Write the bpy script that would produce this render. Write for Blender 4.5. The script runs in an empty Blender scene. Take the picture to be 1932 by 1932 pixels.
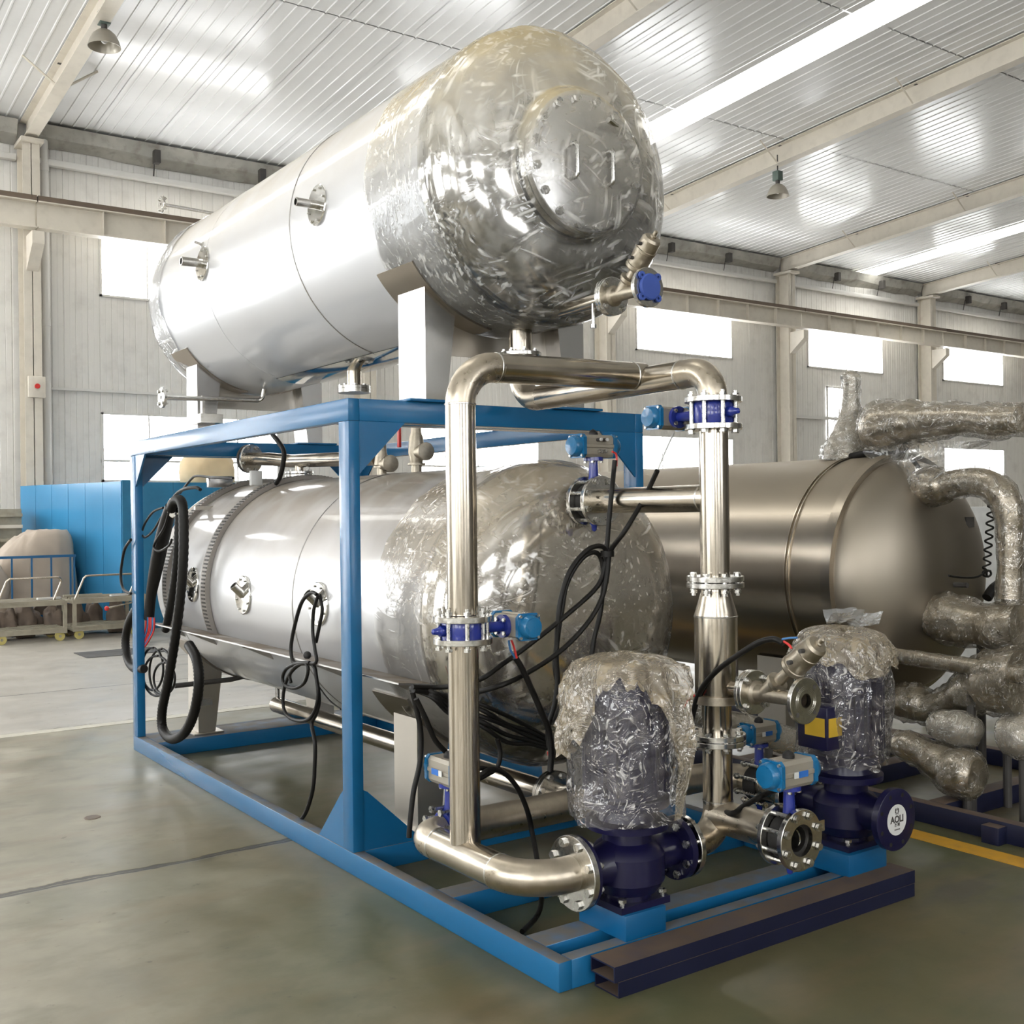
import bpy, bmesh, math, random
from mathutils import Vector, Matrix, Quaternion, noise as mnoise
random.seed(7)
SC = bpy.context.scene
COL = SC.collection
PI = math.pi

# ------------------------------------------------------------------ camera
YAW, PITCH, ROLL, FPX = .6143, .0002, -.0119, 2076.0
cam_d = bpy.data.cameras.new('camera')
cam = bpy.data.objects.new('camera', cam_d)
COL.objects.link(cam)
_f = Vector((math.sin(YAW)*math.cos(PITCH), math.cos(YAW)*math.cos(PITCH), math.sin(PITCH)))
_r0 = Vector((math.cos(YAW), -math.sin(YAW), 0)); _u0 = _r0.cross(_f)
_r = math.cos(ROLL)*_r0 + math.sin(ROLL)*_u0
_u = -math.sin(ROLL)*_r0 + math.cos(ROLL)*_u0
cam.matrix_world = Matrix(((_r.x, _u.x, -_f.x, -2.2166), (_r.y, _u.y, -_f.y, -4.3901), (_r.z, _u.z, -_f.z, 1.6), (0, 0, 0, 1)))
cam_d.sensor_fit = 'HORIZONTAL'
cam_d.sensor_width = 36.0
cam_d.lens = 36.0*FPX/1932.0
cam_d.clip_start = .05
cam_d.clip_end = 300
SC.camera = cam

# ------------------------------------------------------------------ sky, daylight, exposure
PANE_E = 9.0         # daylight coming through the frosted window panes
SKYL_E = 4.5         # daylight coming through the fibreglass roof strips
DOOR_E = 4.0         # daylight through the glazed gable door
world = bpy.data.worlds.new('world'); SC.world = world
world.use_nodes = True
world.node_tree.nodes['Background'].inputs[0].default_value = (.8, .88, 1, 1)
world.node_tree.nodes['Background'].inputs[1].default_value = 1.0
SC.view_settings.view_transform = 'Standard'
SC.view_settings.look = 'None'
SC.view_settings.gamma = 1.0
SC.view_settings.use_curve_mapping = False
SC.view_settings.exposure = 0.55
try:
    SC.cycles.max_bounces = 6; SC.cycles.diffuse_bounces = 3; SC.cycles.glossy_bounces = 3
    SC.cycles.transparent_max_bounces = 10; SC.cycles.transmission_bounces = 2
    SC.cycles.caustics_reflective = False; SC.cycles.caustics_refractive = False
    SC.cycles.sample_clamp_indirect = 5.0
    SC.cycles.use_adaptive_sampling = True; SC.cycles.adaptive_threshold = .12; SC.cycles.adaptive_min_samples = 16
except Exception: pass

# ------------------------------------------------------------------ materials
def new_mat(name):
    m = bpy.data.materials.new(name); m.use_nodes = True
    nt = m.node_tree
    return m, nt, nt.nodes['Principled BSDF']
def N(nt, kind, **kw):
    n = nt.nodes.new(kind)
    for k, v in kw.items():
        try: setattr(n, k, v)
        except Exception: n.inputs[k].default_value = v
    return n
def mixc(nt, fac, a, b):
    n = nt.nodes.new('ShaderNodeMix'); n.data_type = 'RGBA'
    for s, v in ((0, fac), (6, a), (7, b)):
        if hasattr(v, 'links'): nt.links.new(v, n.inputs[s])
        else: n.inputs[s].default_value = (*v, 1) if s else v
    return n.outputs[2]
def mixf(nt, fac, a, b):
    n = nt.nodes.new('ShaderNodeMix'); n.data_type = 'FLOAT'
    for s, v in ((0, fac), (2, a), (3, b)):
        if hasattr(v, 'links'): nt.links.new(v, n.inputs[s])
        else: n.inputs[s].default_value = v
    return n.outputs[0]
def ramp(nt, src, lo, hi, a=0., b=1.):
    n = nt.nodes.new('ShaderNodeMapRange'); nt.links.new(src, n.inputs[0])
    n.inputs[1].default_value = lo; n.inputs[2].default_value = hi
    n.inputs[3].default_value = a; n.inputs[4].default_value = b
    return n.outputs[0]
def mul(nt, a, b, op='MULTIPLY'):
    n = nt.nodes.new('ShaderNodeMath'); n.operation = op
    for i, v in enumerate((a, b)):
        if hasattr(v, 'links'): nt.links.new(v, n.inputs[i])
        else: n.inputs[i].default_value = v
    return n.outputs[0]
def wpos(nt): return nt.nodes.new('ShaderNodeNewGeometry').outputs['Position']
def noise(nt, scale, detail=4, stretch=(1, 1, 1), rough=.55, vec=None):
    mp = nt.nodes.new('ShaderNodeMapping'); mp.inputs[3].default_value = stretch
    nt.links.new(vec or wpos(nt), mp.inputs[0])
    n = nt.nodes.new('ShaderNodeTexNoise'); n.inputs['Scale'].default_value = scale
    n.inputs['Detail'].default_value = detail; n.inputs['Roughness'].default_value = rough
    nt.links.new(mp.outputs[0], n.inputs[0]); return n.outputs[0]
def upmask(nt, lo=.55, hi=.95):
    g = nt.nodes.new('ShaderNodeNewGeometry'); s = nt.nodes.new('ShaderNodeSeparateXYZ')
    nt.links.new(g.outputs['Normal'], s.inputs[0]); return ramp(nt, s.outputs[2], lo, hi)
def bump(nt, b, h, strength, dist):
    n = nt.nodes.new('ShaderNodeBump'); n.inputs['Strength'].default_value = strength
    n.inputs['Distance'].default_value = dist; nt.links.new(h, n.inputs['Height'])
    nt.links.new(n.outputs[0], b.inputs['Normal'])
DUST = (.30, .235, .165)
def paint(name, col, rough=.4, metal=0., var=.15, dust=0., dirt=0., scale=6, dustcol=DUST, spec=.5, bmp=0., coat=0.):
    m, nt, b = new_mat(name)
    n = noise(nt, scale, 2)
    if var > .05: c = mixc(nt, ramp(nt, n, .2, .8), tuple(x*(1-var) for x in col), tuple(min(1, x*(1+var)) for x in col))
    else:
        k = nt.nodes.new('ShaderNodeRGB'); k.outputs[0].default_value = (*col, 1); c = k.outputs[0]
    if dirt:
        d = ramp(nt, noise(nt, scale*2.7, 6), .5, .75); c = mixc(nt, mul(nt, d, dirt), c, (.16, .13, .10))
    if var > .05: r = ramp(nt, n, .3, .7, rough*.85, rough*1.15)
    else: r = ramp(nt, n, 0, 1, rough, rough)
    if dust:
        u = mul(nt, upmask(nt), ramp(nt, noise(nt, 9, 2), .25, .6, .55, 1.)); u = mul(nt, u, dust)
        c = mixc(nt, u, c, dustcol); r = mixf(nt, u, r, .85)
        if metal: nt.links.new(mixf(nt, u, metal, 0.), b.inputs['Metallic'])
    elif metal: b.inputs['Metallic'].default_value = metal
    nt.links.new(c, b.inputs['Base Color']); nt.links.new(r, b.inputs['Roughness'])
    b.inputs['Specular IOR Level'].default_value = spec
    if coat: b.inputs['Coat Weight'].default_value = coat; b.inputs['Coat Roughness'].default_value = .08
    if bmp: bump(nt, b, noise(nt, scale*4, 5), bmp, .01)
    return m
def steel(name, col=(.62, .60, .57), rough=.25, stretch=(1, 1, 1), grain=.3, dust=0., metal=1., dustcol=(.42, .35, .25), gscale=60, lo=.5, hi=.98, wav=0., coat=0.):
    m, nt, b = new_mat(name)
    if coat: b.inputs['Coat Weight'].default_value = coat; b.inputs['Coat Roughness'].default_value = .07
    g = noise(nt, gscale, 2, stretch)
    big = noise(nt, 2.3, 1)
    c = mixc(nt, ramp(nt, g, .3, .7), tuple(x*(1-grain*.35) for x in col), tuple(min(1, x*(1+grain*.2)) for x in col))
    r = mul(nt, ramp(nt, g, .3, .7, rough*(1-grain*.4), rough*(1+grain*.4)), ramp(nt, big, .2, .8, .92, 1.1))
    if grain <= .05:
        k = nt.nodes.new('ShaderNodeRGB'); k.outputs[0].default_value = (*col, 1); c = k.outputs[0]; r = ramp(nt, g, 0, 1, rough, rough)
    met = 1.0
    if dust:
        u = mul(nt, mul(nt, upmask(nt, lo, hi), ramp(nt, noise(nt, 3.5, 2), .2, .6, .5, 1.)), dust)
        c = mixc(nt, u, c, dustcol); r = mixf(nt, u, r, .7)
        nt.links.new(mixf(nt, u, metal, .1), b.inputs['Metallic'])
    else: b.inputs['Metallic'].default_value = metal
    nt.links.new(c, b.inputs['Base Color']); nt.links.new(r, b.inputs['Roughness'])
    if wav: bump(nt, b, noise(nt, 1.6, 2), wav, .05)
    return m
def film(name, tint=(.80, .76, .66), body=.1, dust=.0, rough=.12, scale=1., bmp=.5, dirs=((1, 0, .5), (1, 0, -.4), (.3, 0, 1)), dustcol=(.56, .45, .27), gmin=.08, sk=.55, veil=.25, dusta=.7, dlo=-.25, dhi=.6):
    """stretch film: thin glossy sheet, clear between the wrinkles, milky and painted with pale glints along them"""
    m, nt, b = new_mat(name)
    n1 = noise(nt, 6*scale, 3)
    n3 = noise(nt, 2.6*scale, 2)
    st = None
    for k, d in enumerate(dirs):
        mp = nt.nodes.new('ShaderNodeMapping'); mp.vector_type = 'TEXTURE'
        mp.inputs['Rotation'].default_value = Vector(d).to_track_quat('X', 'Z').to_euler(); mp.inputs['Scale'].default_value = (20, 1, 1)
        mp.inputs['Location'].default_value = (k*3.7, k*1.9, -k*2.3)
        wob = nt.nodes.new('ShaderNodeVectorMath'); wob.operation = 'MULTIPLY_ADD'
        nz = nt.nodes.new('ShaderNodeTexNoise'); nz.inputs['Scale'].default_value = 3.5*scale; nz.inputs['Detail'].default_value = 0; nt.links.new(wpos(nt), nz.inputs[0])
        nt.links.new(nz.outputs[1], wob.inputs[0]); wob.inputs[1].default_value = (.16, .16, .16); nt.links.new(wpos(nt), wob.inputs[2])
        nt.links.new(wob.outputs[0], mp.inputs[0])
        n = nt.nodes.new('ShaderNodeTexNoise'); n.inputs['Scale'].default_value = 38*scale; n.inputs['Detail'].default_value = 1; nt.links.new(mp.outputs[0], n.inputs[0])
        q = nt.nodes.new('ShaderNodeTexNoise'); q.inputs['Scale'].default_value = 4.2*scale; q.inputs['Detail'].default_value = 1
        mq = nt.nodes.new('ShaderNodeMapping'); mq.inputs[1].default_value = (k*9.1, 0, k*4.3); nt.links.new(wpos(nt), mq.inputs[0]); nt.links.new(mq.outputs[0], q.inputs[0])
        one = mul(nt, ramp(nt, n.outputs[0], .57, .74), ramp(nt, q.outputs[0], .45, .58))
        st = one if st is None else mul(nt, st, one, 'MAXIMUM')
    a = mul(nt, mul(nt, st, sk), mul(nt, ramp(nt, n1, .5, .75), veil), 'ADD')
    a = mul(nt, a, body, 'ADD')
    c = mixc(nt, ramp(nt, n3, .35, .65), tint, tuple(x*.9 for x in tint))
    c = mixc(nt, mul(nt, st, .6), c, (.92, .92, .90))  # whitened streaks stand in for glints on the folds
    if dust:
        u = mul(nt, mul(nt, upmask(nt, dlo, dhi), ramp(nt, n3, .25, .55, .6, 1.)), dust)
        c = mixc(nt, mul(nt, u, mul(nt, 1., mul(nt, st, .5), 'SUBTRACT')), c, dustcol); a = mul(nt, a, mul(nt, u, dusta), 'ADD')
    cl = nt.nodes.new('ShaderNodeClamp'); nt.links.new(a, cl.inputs[0])
    nt.links.new(c, b.inputs['Base Color']); b.inputs['Roughness'].default_value = rough
    b.inputs['Specular IOR Level'].default_value = 1.
    bump(nt, b, mul(nt, n1, mul(nt, st, .5), 'ADD'), bmp, .02)
    gl = nt.nodes.new('ShaderNodeBsdfGlossy'); gl.inputs['Roughness'].default_value = rough
    bn = [x for x in nt.nodes if x.bl_idname == 'ShaderNodeBump'][0]; nt.links.new(bn.outputs[0], gl.inputs['Normal'])
    tr = nt.nodes.new('ShaderNodeBsdfTransparent')
    fr = nt.nodes.new('ShaderNodeLayerWeight'); fr.inputs[0].default_value = .2; nt.links.new(bn.outputs[0], fr.inputs['Normal'])
    s1 = nt.nodes.new('ShaderNodeMixShader'); nt.links.new(ramp(nt, fr.outputs[0], 0, 1, gmin, .7), s1.inputs[0])
    nt.links.new(tr.outputs[0], s1.inputs[1]); nt.links.new(gl.outputs[0], s1.inputs[2])
    s2 = nt.nodes.new('ShaderNodeMixShader'); nt.links.new(cl.outputs[0], s2.inputs[0])
    nt.links.new(s1.outputs[0], s2.inputs[1]); nt.links.new(b.outputs[0], s2.inputs[2])
    nt.links.new(s2.outputs[0], nt.nodes['Material Output'].inputs[0])
    return m
def emit(name, col, strength):
    m, nt, b = new_mat(name)
    b.inputs['Base Color'].default_value = (.8, .8, .8, 1); b.inputs['Roughness'].default_value = .3
    b.inputs['Emission Color'].default_value = (*col, 1); b.inputs['Emission Strength'].default_value = strength
    return m

M = {}
M['pane'] = emit('frosted_daylight_pane', (.97, .985, 1.), PANE_E)
M['skylight'] = emit('fibreglass_daylight', (1., .985, .93), SKYL_E)
M['doorpane'] = emit('door_daylight', (.95, .98, 1.), DOOR_E)
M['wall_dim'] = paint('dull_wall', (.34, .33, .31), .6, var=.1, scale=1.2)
M['wall'] = paint('wall_sheet', (.74, .725, .69), .45, var=.05, scale=1.2, dirt=.18)
M['roof'] = paint('roof_sheet', (.76, .76, .75), .17, var=.04, scale=.9, dirt=.06)
M['cream'] = paint('cream_steel', (.68, .63, .54), .45, var=.06, scale=2.5, dirt=.12)
M['railsteel'] = paint('rail_steel', (.16, .12, .09), .6, .3, var=.2)
M['gutter'] = paint('dirty_gutter', (.40, .39, .35), .6, var=.3, scale=2.2, dirt=.55)
M['dark'] = paint('dark_steel', (.06, .055, .05), .6, var=.3)
M['pvc'] = paint('white_pvc', (.70, .69, .66), .4, var=.05)
M['blue'] = paint('blue_frame_paint', (.010, .128, .295), .25, var=.04, dust=.9, scale=5, dustcol=(.15, .125, .09))
M['blueclean'] = paint('blue_frame_paint_clean', (.006, .10, .245), .3, var=.04, scale=5)
M['navy'] = paint('navy_tube', (.008, .010, .034), .38, var=.15, dust=.9, scale=6, dustcol=(.13, .088, .058))
M['pump'] = paint('pump_blue', (.008, .007, .038), .3, var=.05)
M['valveblue'] = paint('valve_blue', (.014, .03, .26), .25, var=.15, coat=.4)
M['cyan'] = paint('actuator_cyan', (.006, .14, .32), .28, var=.08, coat=.4)
M['actbody'] = paint('actuator_body', (.40, .365, .30), .45, .35, var=.06, dust=.35)
M['rubber'] = paint('rubber', (.012, .011, .010), .6, var=.3)
M['cable'] = paint('black_cable', (.008, .007, .006), .5, var=.25, spec=.3)
M['red'] = paint('red_plastic', (.62, .035, .03), .4)
M['bluewire'] = paint('blue_wire', (.05, .18, .42), .4)
M['white'] = paint('white_plastic', (.75, .75, .73), .4)
M['tagblue'] = paint('label_blue', (.03, .16, .55), .4)
M['yellow'] = paint('yellow_label', (.60, .38, .03), .5)
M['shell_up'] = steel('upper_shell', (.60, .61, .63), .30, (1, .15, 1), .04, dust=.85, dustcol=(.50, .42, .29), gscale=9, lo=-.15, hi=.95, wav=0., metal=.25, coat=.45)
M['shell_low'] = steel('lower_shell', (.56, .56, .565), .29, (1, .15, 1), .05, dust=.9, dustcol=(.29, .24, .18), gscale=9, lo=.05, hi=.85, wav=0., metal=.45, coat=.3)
M['head'] = steel('polished_head', (.70, .68, .64), .10, (1, 1, 1), .15, gscale=14, dust=.45, dustcol=(.55, .45, .28), lo=.2, hi=.9, wav=.1)
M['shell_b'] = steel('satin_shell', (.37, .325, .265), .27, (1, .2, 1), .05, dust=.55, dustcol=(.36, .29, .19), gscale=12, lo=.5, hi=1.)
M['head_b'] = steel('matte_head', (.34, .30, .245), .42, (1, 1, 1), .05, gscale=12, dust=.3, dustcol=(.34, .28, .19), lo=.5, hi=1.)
M['pipe'] = steel('pipe_steel', (.53, .475, .395), .21, (.2, .2, .2), .5, gscale=40)
M['pipe_v'] = steel('pipe_steel_drawn', (.53, .475, .395), .20, (6, 6, .25), .5, gscale=18)
M['elbow'] = steel('elbow_steel', (.51, .45, .36), .30, (1, 1, 1), .3, gscale=30, dust=.35, lo=.5, hi=1.)
M['flange'] = steel('flange_steel', (.66, .645, .61), .22, (1, 1, 1), .4, gscale=90)
M['cast'] = steel('cast_steel', (.45, .40, .32), .42, (1, 1, 1), .4, gscale=60)
M['mirror'] = steel('mirror_plate', (.66, .65, .62), .08, (1, 1, 1), .2, gscale=40)
M['bolt'] = steel('bolt_steel', (.62, .61, .58), .28, (1, 1, 1), .3, gscale=80)
M['leg'] = steel('leg_steel', (.70, .69, .68), .26, (1, 1, .2), .05, gscale=14)
M['leg_low'] = steel('leg_satin', (.55, .515, .46), .42, (1, 1, .2), .05, gscale=14)
M['pad'] = steel('pad_steel', (.34, .30, .25), .3, (1, 1, 1), .05)
M['strap'] = paint('slotted_strap', (.30, .275, .25), .5, .5, var=.15)
M['ledge'] = steel('ledge_steel', (.64, .63, .62), .33, (1, .3, 1), .2, dust=.97, dustcol=(.19, .145, .10), lo=.6, hi=.95)
M['seam'] = paint('weld_seam', (.32, .31, .29), .4, .8)
M['film_up'] = film('film_upper', (.90, .89, .85), .07, dust=.95, bmp=.2, dustcol=(.58, .46, .24), gmin=.06, sk=.55, veil=.2, rough=.1)
M['film_low'] = film('film_lower', (.66, .58, .46), .06, dust=.75, bmp=.3, dustcol=(.40, .32, .21), gmin=.06, sk=.32, veil=.08, dirs=((1, 0, .45), (1, .3, -.5), (0, 1, .2)))
M['film_back'] = film('film_back', (.92, .92, .91), .2, bmp=.4, gmin=.12, dirs=((0, 1, .3), (0, .3, 1)))
M['film_pump'] = film('film_pump', (.50, .46, .45), .05, scale=2.2, bmp=.7, gmin=.10, sk=.75, veil=.25, rough=.09, dirs=((1, -.6, .35), (1, -.6, -.45), (.2, 0, 1)))
M['bag'] = film('dusty_bag', (.42, .34, .22), .36, dust=.35, scale=2., bmp=.8, rough=.16, dustcol=(.44, .355, .23), gmin=.14, sk=.3, veil=.35, dusta=.35)
M['wrap'] = film('wrapped_film', (.38, .31, .20), .10, dust=.3, scale=2.6, bmp=.8, rough=.1, gmin=.16, sk=.7, veil=.3, dustcol=(.40, .32, .20), dusta=.4, dirs=((0, 1, .5), (.5, 0, 1), (1, -.5, .3)))
M['wrap_light'] = film('wrapped_film_light', (.66, .62, .54), .25, dust=.3, scale=2.6, bmp=.8, rough=.1, gmin=.18, sk=.6, veil=.3, dusta=.4, dirs=((0, 1, .3), (.5, 0, 1), (1, -.5, .3)))
M['tarp'] = paint('beige_tarp', (.43, .36, .29), .75, var=.15, scale=3, bmp=.2)
M['tarp2'] = paint('yellow_tarp', (.72, .56, .34), .75, var=.1, scale=3, bmp=.2)
M['cartgrey'] = paint('cart_grey', (.34, .31, .24), .6, var=.25, scale=5, dirt=.3)
M['booth'] = paint('booth_blue_glare', (.05, .25, .47), .2, var=.08, scale=1.5)  # paler base colour holds the window glare on the booth side
M['wheel'] = paint('yellow_wheel', (.55, .47, .16), .5)
M['junk'] = paint('scrap_brown', (.17, .13, .10), .7, var=.4)
M['linewhite'] = paint('worn_white_line', (.52, .49, .40), .55, var=.15, scale=8, dirt=.3)
M['lineyellow'] = paint('yellow_line', (.62, .33, .03), .5, var=.15, scale=8, dirt=.25)
# ------------------------------------------------------------------ mesh helpers
V = Vector
WORLD = {}
class MB:
    def __init__(s): s.v = []; s.f = []
    def add(s, vs, fs):
        o = len(s.v); s.v += [V(p) for p in vs]; s.f += [tuple(i+o for i in f) for f in fs]; return s
    def box(s, a, b, bev=0.):
        x0, y0, z0 = (min(a[i], b[i]) for i in range(3)); x1, y1, z1 = (max(a[i], b[i]) for i in range(3))
        if not bev:
            return s.add([(x0,y0,z0),(x1,y0,z0),(x1,y1,z0),(x0,y1,z0),(x0,y0,z1),(x1,y0,z1),(x1,y1,z1),(x0,y1,z1)],
                         [(0,3,2,1),(4,5,6,7),(0,1,5,4),(1,2,6,5),(2,3,7,6),(3,0,4,7)])
        bm = bmesh.new(); bmesh.ops.create_cube(bm, size=1)
        for v in bm.verts: v.co = V(((x0+x1)/2+v.co.x*(x1-x0), (y0+y1)/2+v.co.y*(y1-y0), (z0+z1)/2+v.co.z*(z1-z0)))
        bmesh.ops.bevel(bm, geom=list(bm.edges), offset=bev, segments=2, affect='EDGES', profile=.5)
        bm.verts.index_update()
        s.add([v.co.copy() for v in bm.verts], [[v.index for v in f.verts] for f in bm.faces]); bm.free(); return s
    def obox(s, c, hx, hy, hz):      # oriented box: centre + three half-axis vectors
        c, hx, hy, hz = V(c), V(hx), V(hy), V(hz)
        return s.add([c-hx-hy-hz, c+hx-hy-hz, c+hx+hy-hz, c-hx+hy-hz, c-hx-hy+hz, c+hx-hy+hz, c+hx+hy+hz, c-hx+hy+hz],
                     [(0,3,2,1),(4,5,6,7),(0,1,5,4),(1,2,6,5),(2,3,7,6),(3,0,4,7)])
    def prism(s, pts, d):            # polygon (list of 3d points) pushed along d
        pts = [V(p) for p in pts]; d = V(d); n = len(pts)
        return s.add(pts+[p+d for p in pts], [tuple(range(n))[::-1], tuple(range(n, 2*n))]+[(i, (i+1) % n, n+(i+1) % n, n+i) for i in range(n)])
    def lathe(s, prof, o, ax, seg=32, a0=0., a1=2*PI, capA=False, capB=False):   # prof: (distance along axis, radius)
        o, ax = V(o), V(ax).normalized(); u, w = frame(ax)
        full = abs(a1-a0-2*PI) < 1e-6; n = seg if full else seg+1
        base = len(s.v)
        for t, r in prof:
            for k in range(n):
                a = a0+(a1-a0)*k/seg
                s.v.append(o+ax*t+(u*math.cos(a)+w*math.sin(a))*r)
        for i in range(len(prof)-1):
            for k in range(seg):
                k2 = (k+1) % n if full else k+1
                s.f.append((base+i*n+k, base+i*n+k2, base+(i+1)*n+k2, base+(i+1)*n+k))
        if capA: s.f.append(tuple(base+k for k in range(n))[::-1])
        if capB: s.f.append(tuple(base+(len(prof)-1)*n+k for k in range(n)))
        return s
    def cyl(s, p0, p1, r0, r1=None, seg=20):
        p0, p1 = V(p0), V(p1); d = p1-p0
        return s.lathe([(0, r0), (d.length, r0 if r1 is None else r1)], p0, d, seg, capA=True, capB=True)
    def tube(s, pts, r, seg=10, caps=True, rfun=None):
        pts = [V(p) for p in pts]; n = len(pts); base = len(s.v)
        t = [(pts[min(i+1, n-1)]-pts[max(i-1, 0)]).normalized() for i in range(n)]
        u, _ = frame(t[0])
        for i in range(n):
            u = (u-t[i]*u.dot(t[i]))
            u = u.normalized() if u.length > 1e-6 else frame(t[i])[0]
            w = t[i].cross(u); rr = rfun(i, n) if rfun else r
            for k in range(seg):
                a = 2*PI*k/seg; s.v.append(pts[i]+(u*math.cos(a)+w*math.sin(a))*rr)
        for i in range(n-1):
            for k in range(seg):
                s.f.append((base+i*seg+k, base+i*seg+(k+1) % seg, base+(i+1)*seg+(k+1) % seg, base+(i+1)*seg+k))
        if caps:
            s.f.append(tuple(base+k for k in range(seg))[::-1]); s.f.append(tuple(base+(n-1)*seg+k for k in range(seg)))
        return s
    def ring(s, c, ax, ro, ri, th, seg=32):     # annular plate from c along ax
        return s.lathe([(0, ri), (0, ro), (th, ro), (th, ri), (0, ri)], c, ax, seg)
    def sphere(s, c, r, seg=16, rings=10, sx=1, sy=1, sz=1):
        c = V(c); base = len(s.v)
        for i in range(rings+1):
            th = PI*i/rings
            for k in range(seg):
                a = 2*PI*k/seg
                s.v.append(c+V((sx*r*math.sin(th)*math.cos(a), sy*r*math.sin(th)*math.sin(a), sz*r*math.cos(th))))
        for i in range(rings):
            for k in range(seg):
                s.f.append((base+i*seg+k, base+(i+1)*seg+k, base+(i+1)*seg+(k+1) % seg, base+i*seg+(k+1) % seg))
        return s
def frame(ax):
    ax = V(ax).normalized()
    u = V((0, 0, 1)) if abs(ax.z) < .9 else V((1, 0, 0))
    u = (u-ax*u.dot(ax)).normalized(); return u, ax.cross(u)
def fillet(pts, rad, n=7):
    pts = [V(p) for p in pts]; out = [pts[0]]
    rads = rad if isinstance(rad, (list, tuple)) else [rad]*(len(pts)-2)
    for i in range(1, len(pts)-1):
        a, b, c = pts[i-1], pts[i], pts[i+1]; d1 = (a-b).normalized(); d2 = (c-b).normalized()
        ang = d1.angle(d2)
        if ang > 3.1: out.append(b); continue
        t = min(rads[i-1]/math.tan(ang/2), (a-b).length*.98, (c-b).length*.98); r = t*math.tan(ang/2)
        ctr = b+(d1+d2).normalized()*(r/math.sin(ang/2)); s = b+d1*t-ctr; e = b+d2*t-ctr
        ax = s.cross(e).normalized(); tot = s.angle(e)
        for k in range(n+1): out.append(ctr+Quaternion(ax, tot*k/n) @ s)
    out.append(pts[-1]); return out
def spline(pts, sub=6):
    p = [V(q) for q in pts]; out = []
    for i in range(len(p)-1):
        a, b, c, d = p[max(i-1, 0)], p[i], p[i+1], p[min(i+2, len(p)-1)]
        for k in range(sub):
            t = k/sub
            out.append(.5*((2*b)+(c-a)*t+(2*a-5*b+4*c-d)*t*t+(3*b-a-3*c+d)*t*t*t))
    out.append(p[-1]); return out
def link(o, parent, wl):
    COL.objects.link(o); WORLD[o.name] = V(wl)
    if parent is not None:
        o.parent = parent; o.location = V(wl)-WORLD[parent.name]
    else: o.location = V(wl)
def mesh_of(name, mb, mat, smooth=True, ang=35, origin=None):
    lo = V((min(v[i] for v in mb.v) for i in range(3))); hi = V((max(v[i] for v in mb.v) for i in range(3)))
    c = V(origin) if origin is not None else (lo+hi)/2
    me = bpy.data.meshes.new(name); me.from_pydata([v-c for v in mb.v], [], mb.f)
    bm = bmesh.new(); bm.from_mesh(me)
    bmesh.ops.remove_doubles(bm, verts=bm.verts, dist=1e-5)
    bmesh.ops.recalc_face_normals(bm, faces=bm.faces); bm.to_mesh(me); bm.free()
    me.materials.append(M[mat] if isinstance(mat, str) else mat)
    if smooth:
        me.shade_smooth(); me.set_sharp_from_angle(angle=math.radians(ang))
    return me, c
def obj(name, mb, mat, parent=None, smooth=True, ang=27, label=None):
    me, c = mesh_of(name, mb, mat, smooth, ang)
    o = bpy.data.objects.new(name, me); link(o, parent, c)
    if label: o['label'] = label
    return o
def empty(name, loc, label, cat, group=None):
    o = bpy.data.objects.new(name, None); o.empty_display_size = .05; link(o, None, loc)
    o['label'] = label; o['category'] = cat
    if group: o['group'] = group
    return o
def tag(o, label, cat, group=None, kind=None):
    o['label'] = label; o['category'] = cat
    if group: o['group'] = group
    if kind: o['kind'] = kind
    return o
def struct(o, label=None):
    o['kind'] = 'structure'
    if label: o['label'] = label
    return o
def inst(name, me, loc, parent=None, q=None):
    o = bpy.data.objects.new(name, me)
    if q is not None: o.rotation_mode = 'QUATERNION'; o.rotation_quaternion = q
    link(o, parent, loc); return o
def disp(mb, amp, sc, seed=0., ridge=True, stretch=(1, 1, 1), centre=None, keep=None):
    """crumple a mesh: move vertices along the direction away from centre/axis by layered noise"""
    for i, v in enumerate(mb.v):
        if keep and keep(v): continue
        p = V((v.x*stretch[0], v.y*stretch[1], v.z*stretch[2]))*sc+V((seed, seed*1.7, -seed))
        n = mnoise.noise(p)+.5*mnoise.noise(p*2.3)
        if ridge: n = .45-abs(n)*1.3+.35*mnoise.noise(p*4.1)
        d = centre(v) if centre else V((0, 0, 1))
        mb.v[i] = v+d*(amp*n)
    return mb
def axdir(o, ax):
    o, ax = V(o), V(ax).normalized()
    def f(v):
        d = v-o; d = d-ax*d.dot(ax); return d.normalized() if d.length > 1e-6 else ax
    return f
# ---- bolts and flanges
BOLT = {}
def bolt_mesh(r, L, nut):
    k = (round(r, 4), round(L, 4), nut)
    if k not in BOLT:
        mb = MB()
        mb.lathe([(-r*1.3, r*1.75), (0, r*1.75)], (0, 0, 0), (0, 0, 1), 6, capA=True, capB=True)
        mb.lathe([(0, r), (L, r)], (0, 0, 0), (0, 0, 1), 8, capA=True, capB=True)
        if nut: mb.lathe([(L-r*2.6, r*1.75), (L-r*1.2, r*1.75)], (0, 0, 0), (0, 0, 1), 6, capA=True, capB=True)
        BOLT[k] = mesh_of('bolt', mb, 'bolt', True, 30, origin=(0, 0, 0))[0]
    return BOLT[k]
def bolts(parent, c, ax, R, n, r, L, nut=True, phase=None, name='bolt'):
    """n bolts on a pitch circle; heads at c, shanks run along ax"""
    c, ax = V(c), V(ax).normalized(); u, w = frame(ax); q = ax.to_track_quat('Z', 'Y')
    me = bolt_mesh(r, L, nut); ph = PI/n if phase is None else phase
    for k in range(n):
        a = ph+2*PI*k/n
        inst(name, me, c+(u*math.cos(a)+w*math.sin(a))*R, parent, q)
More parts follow.
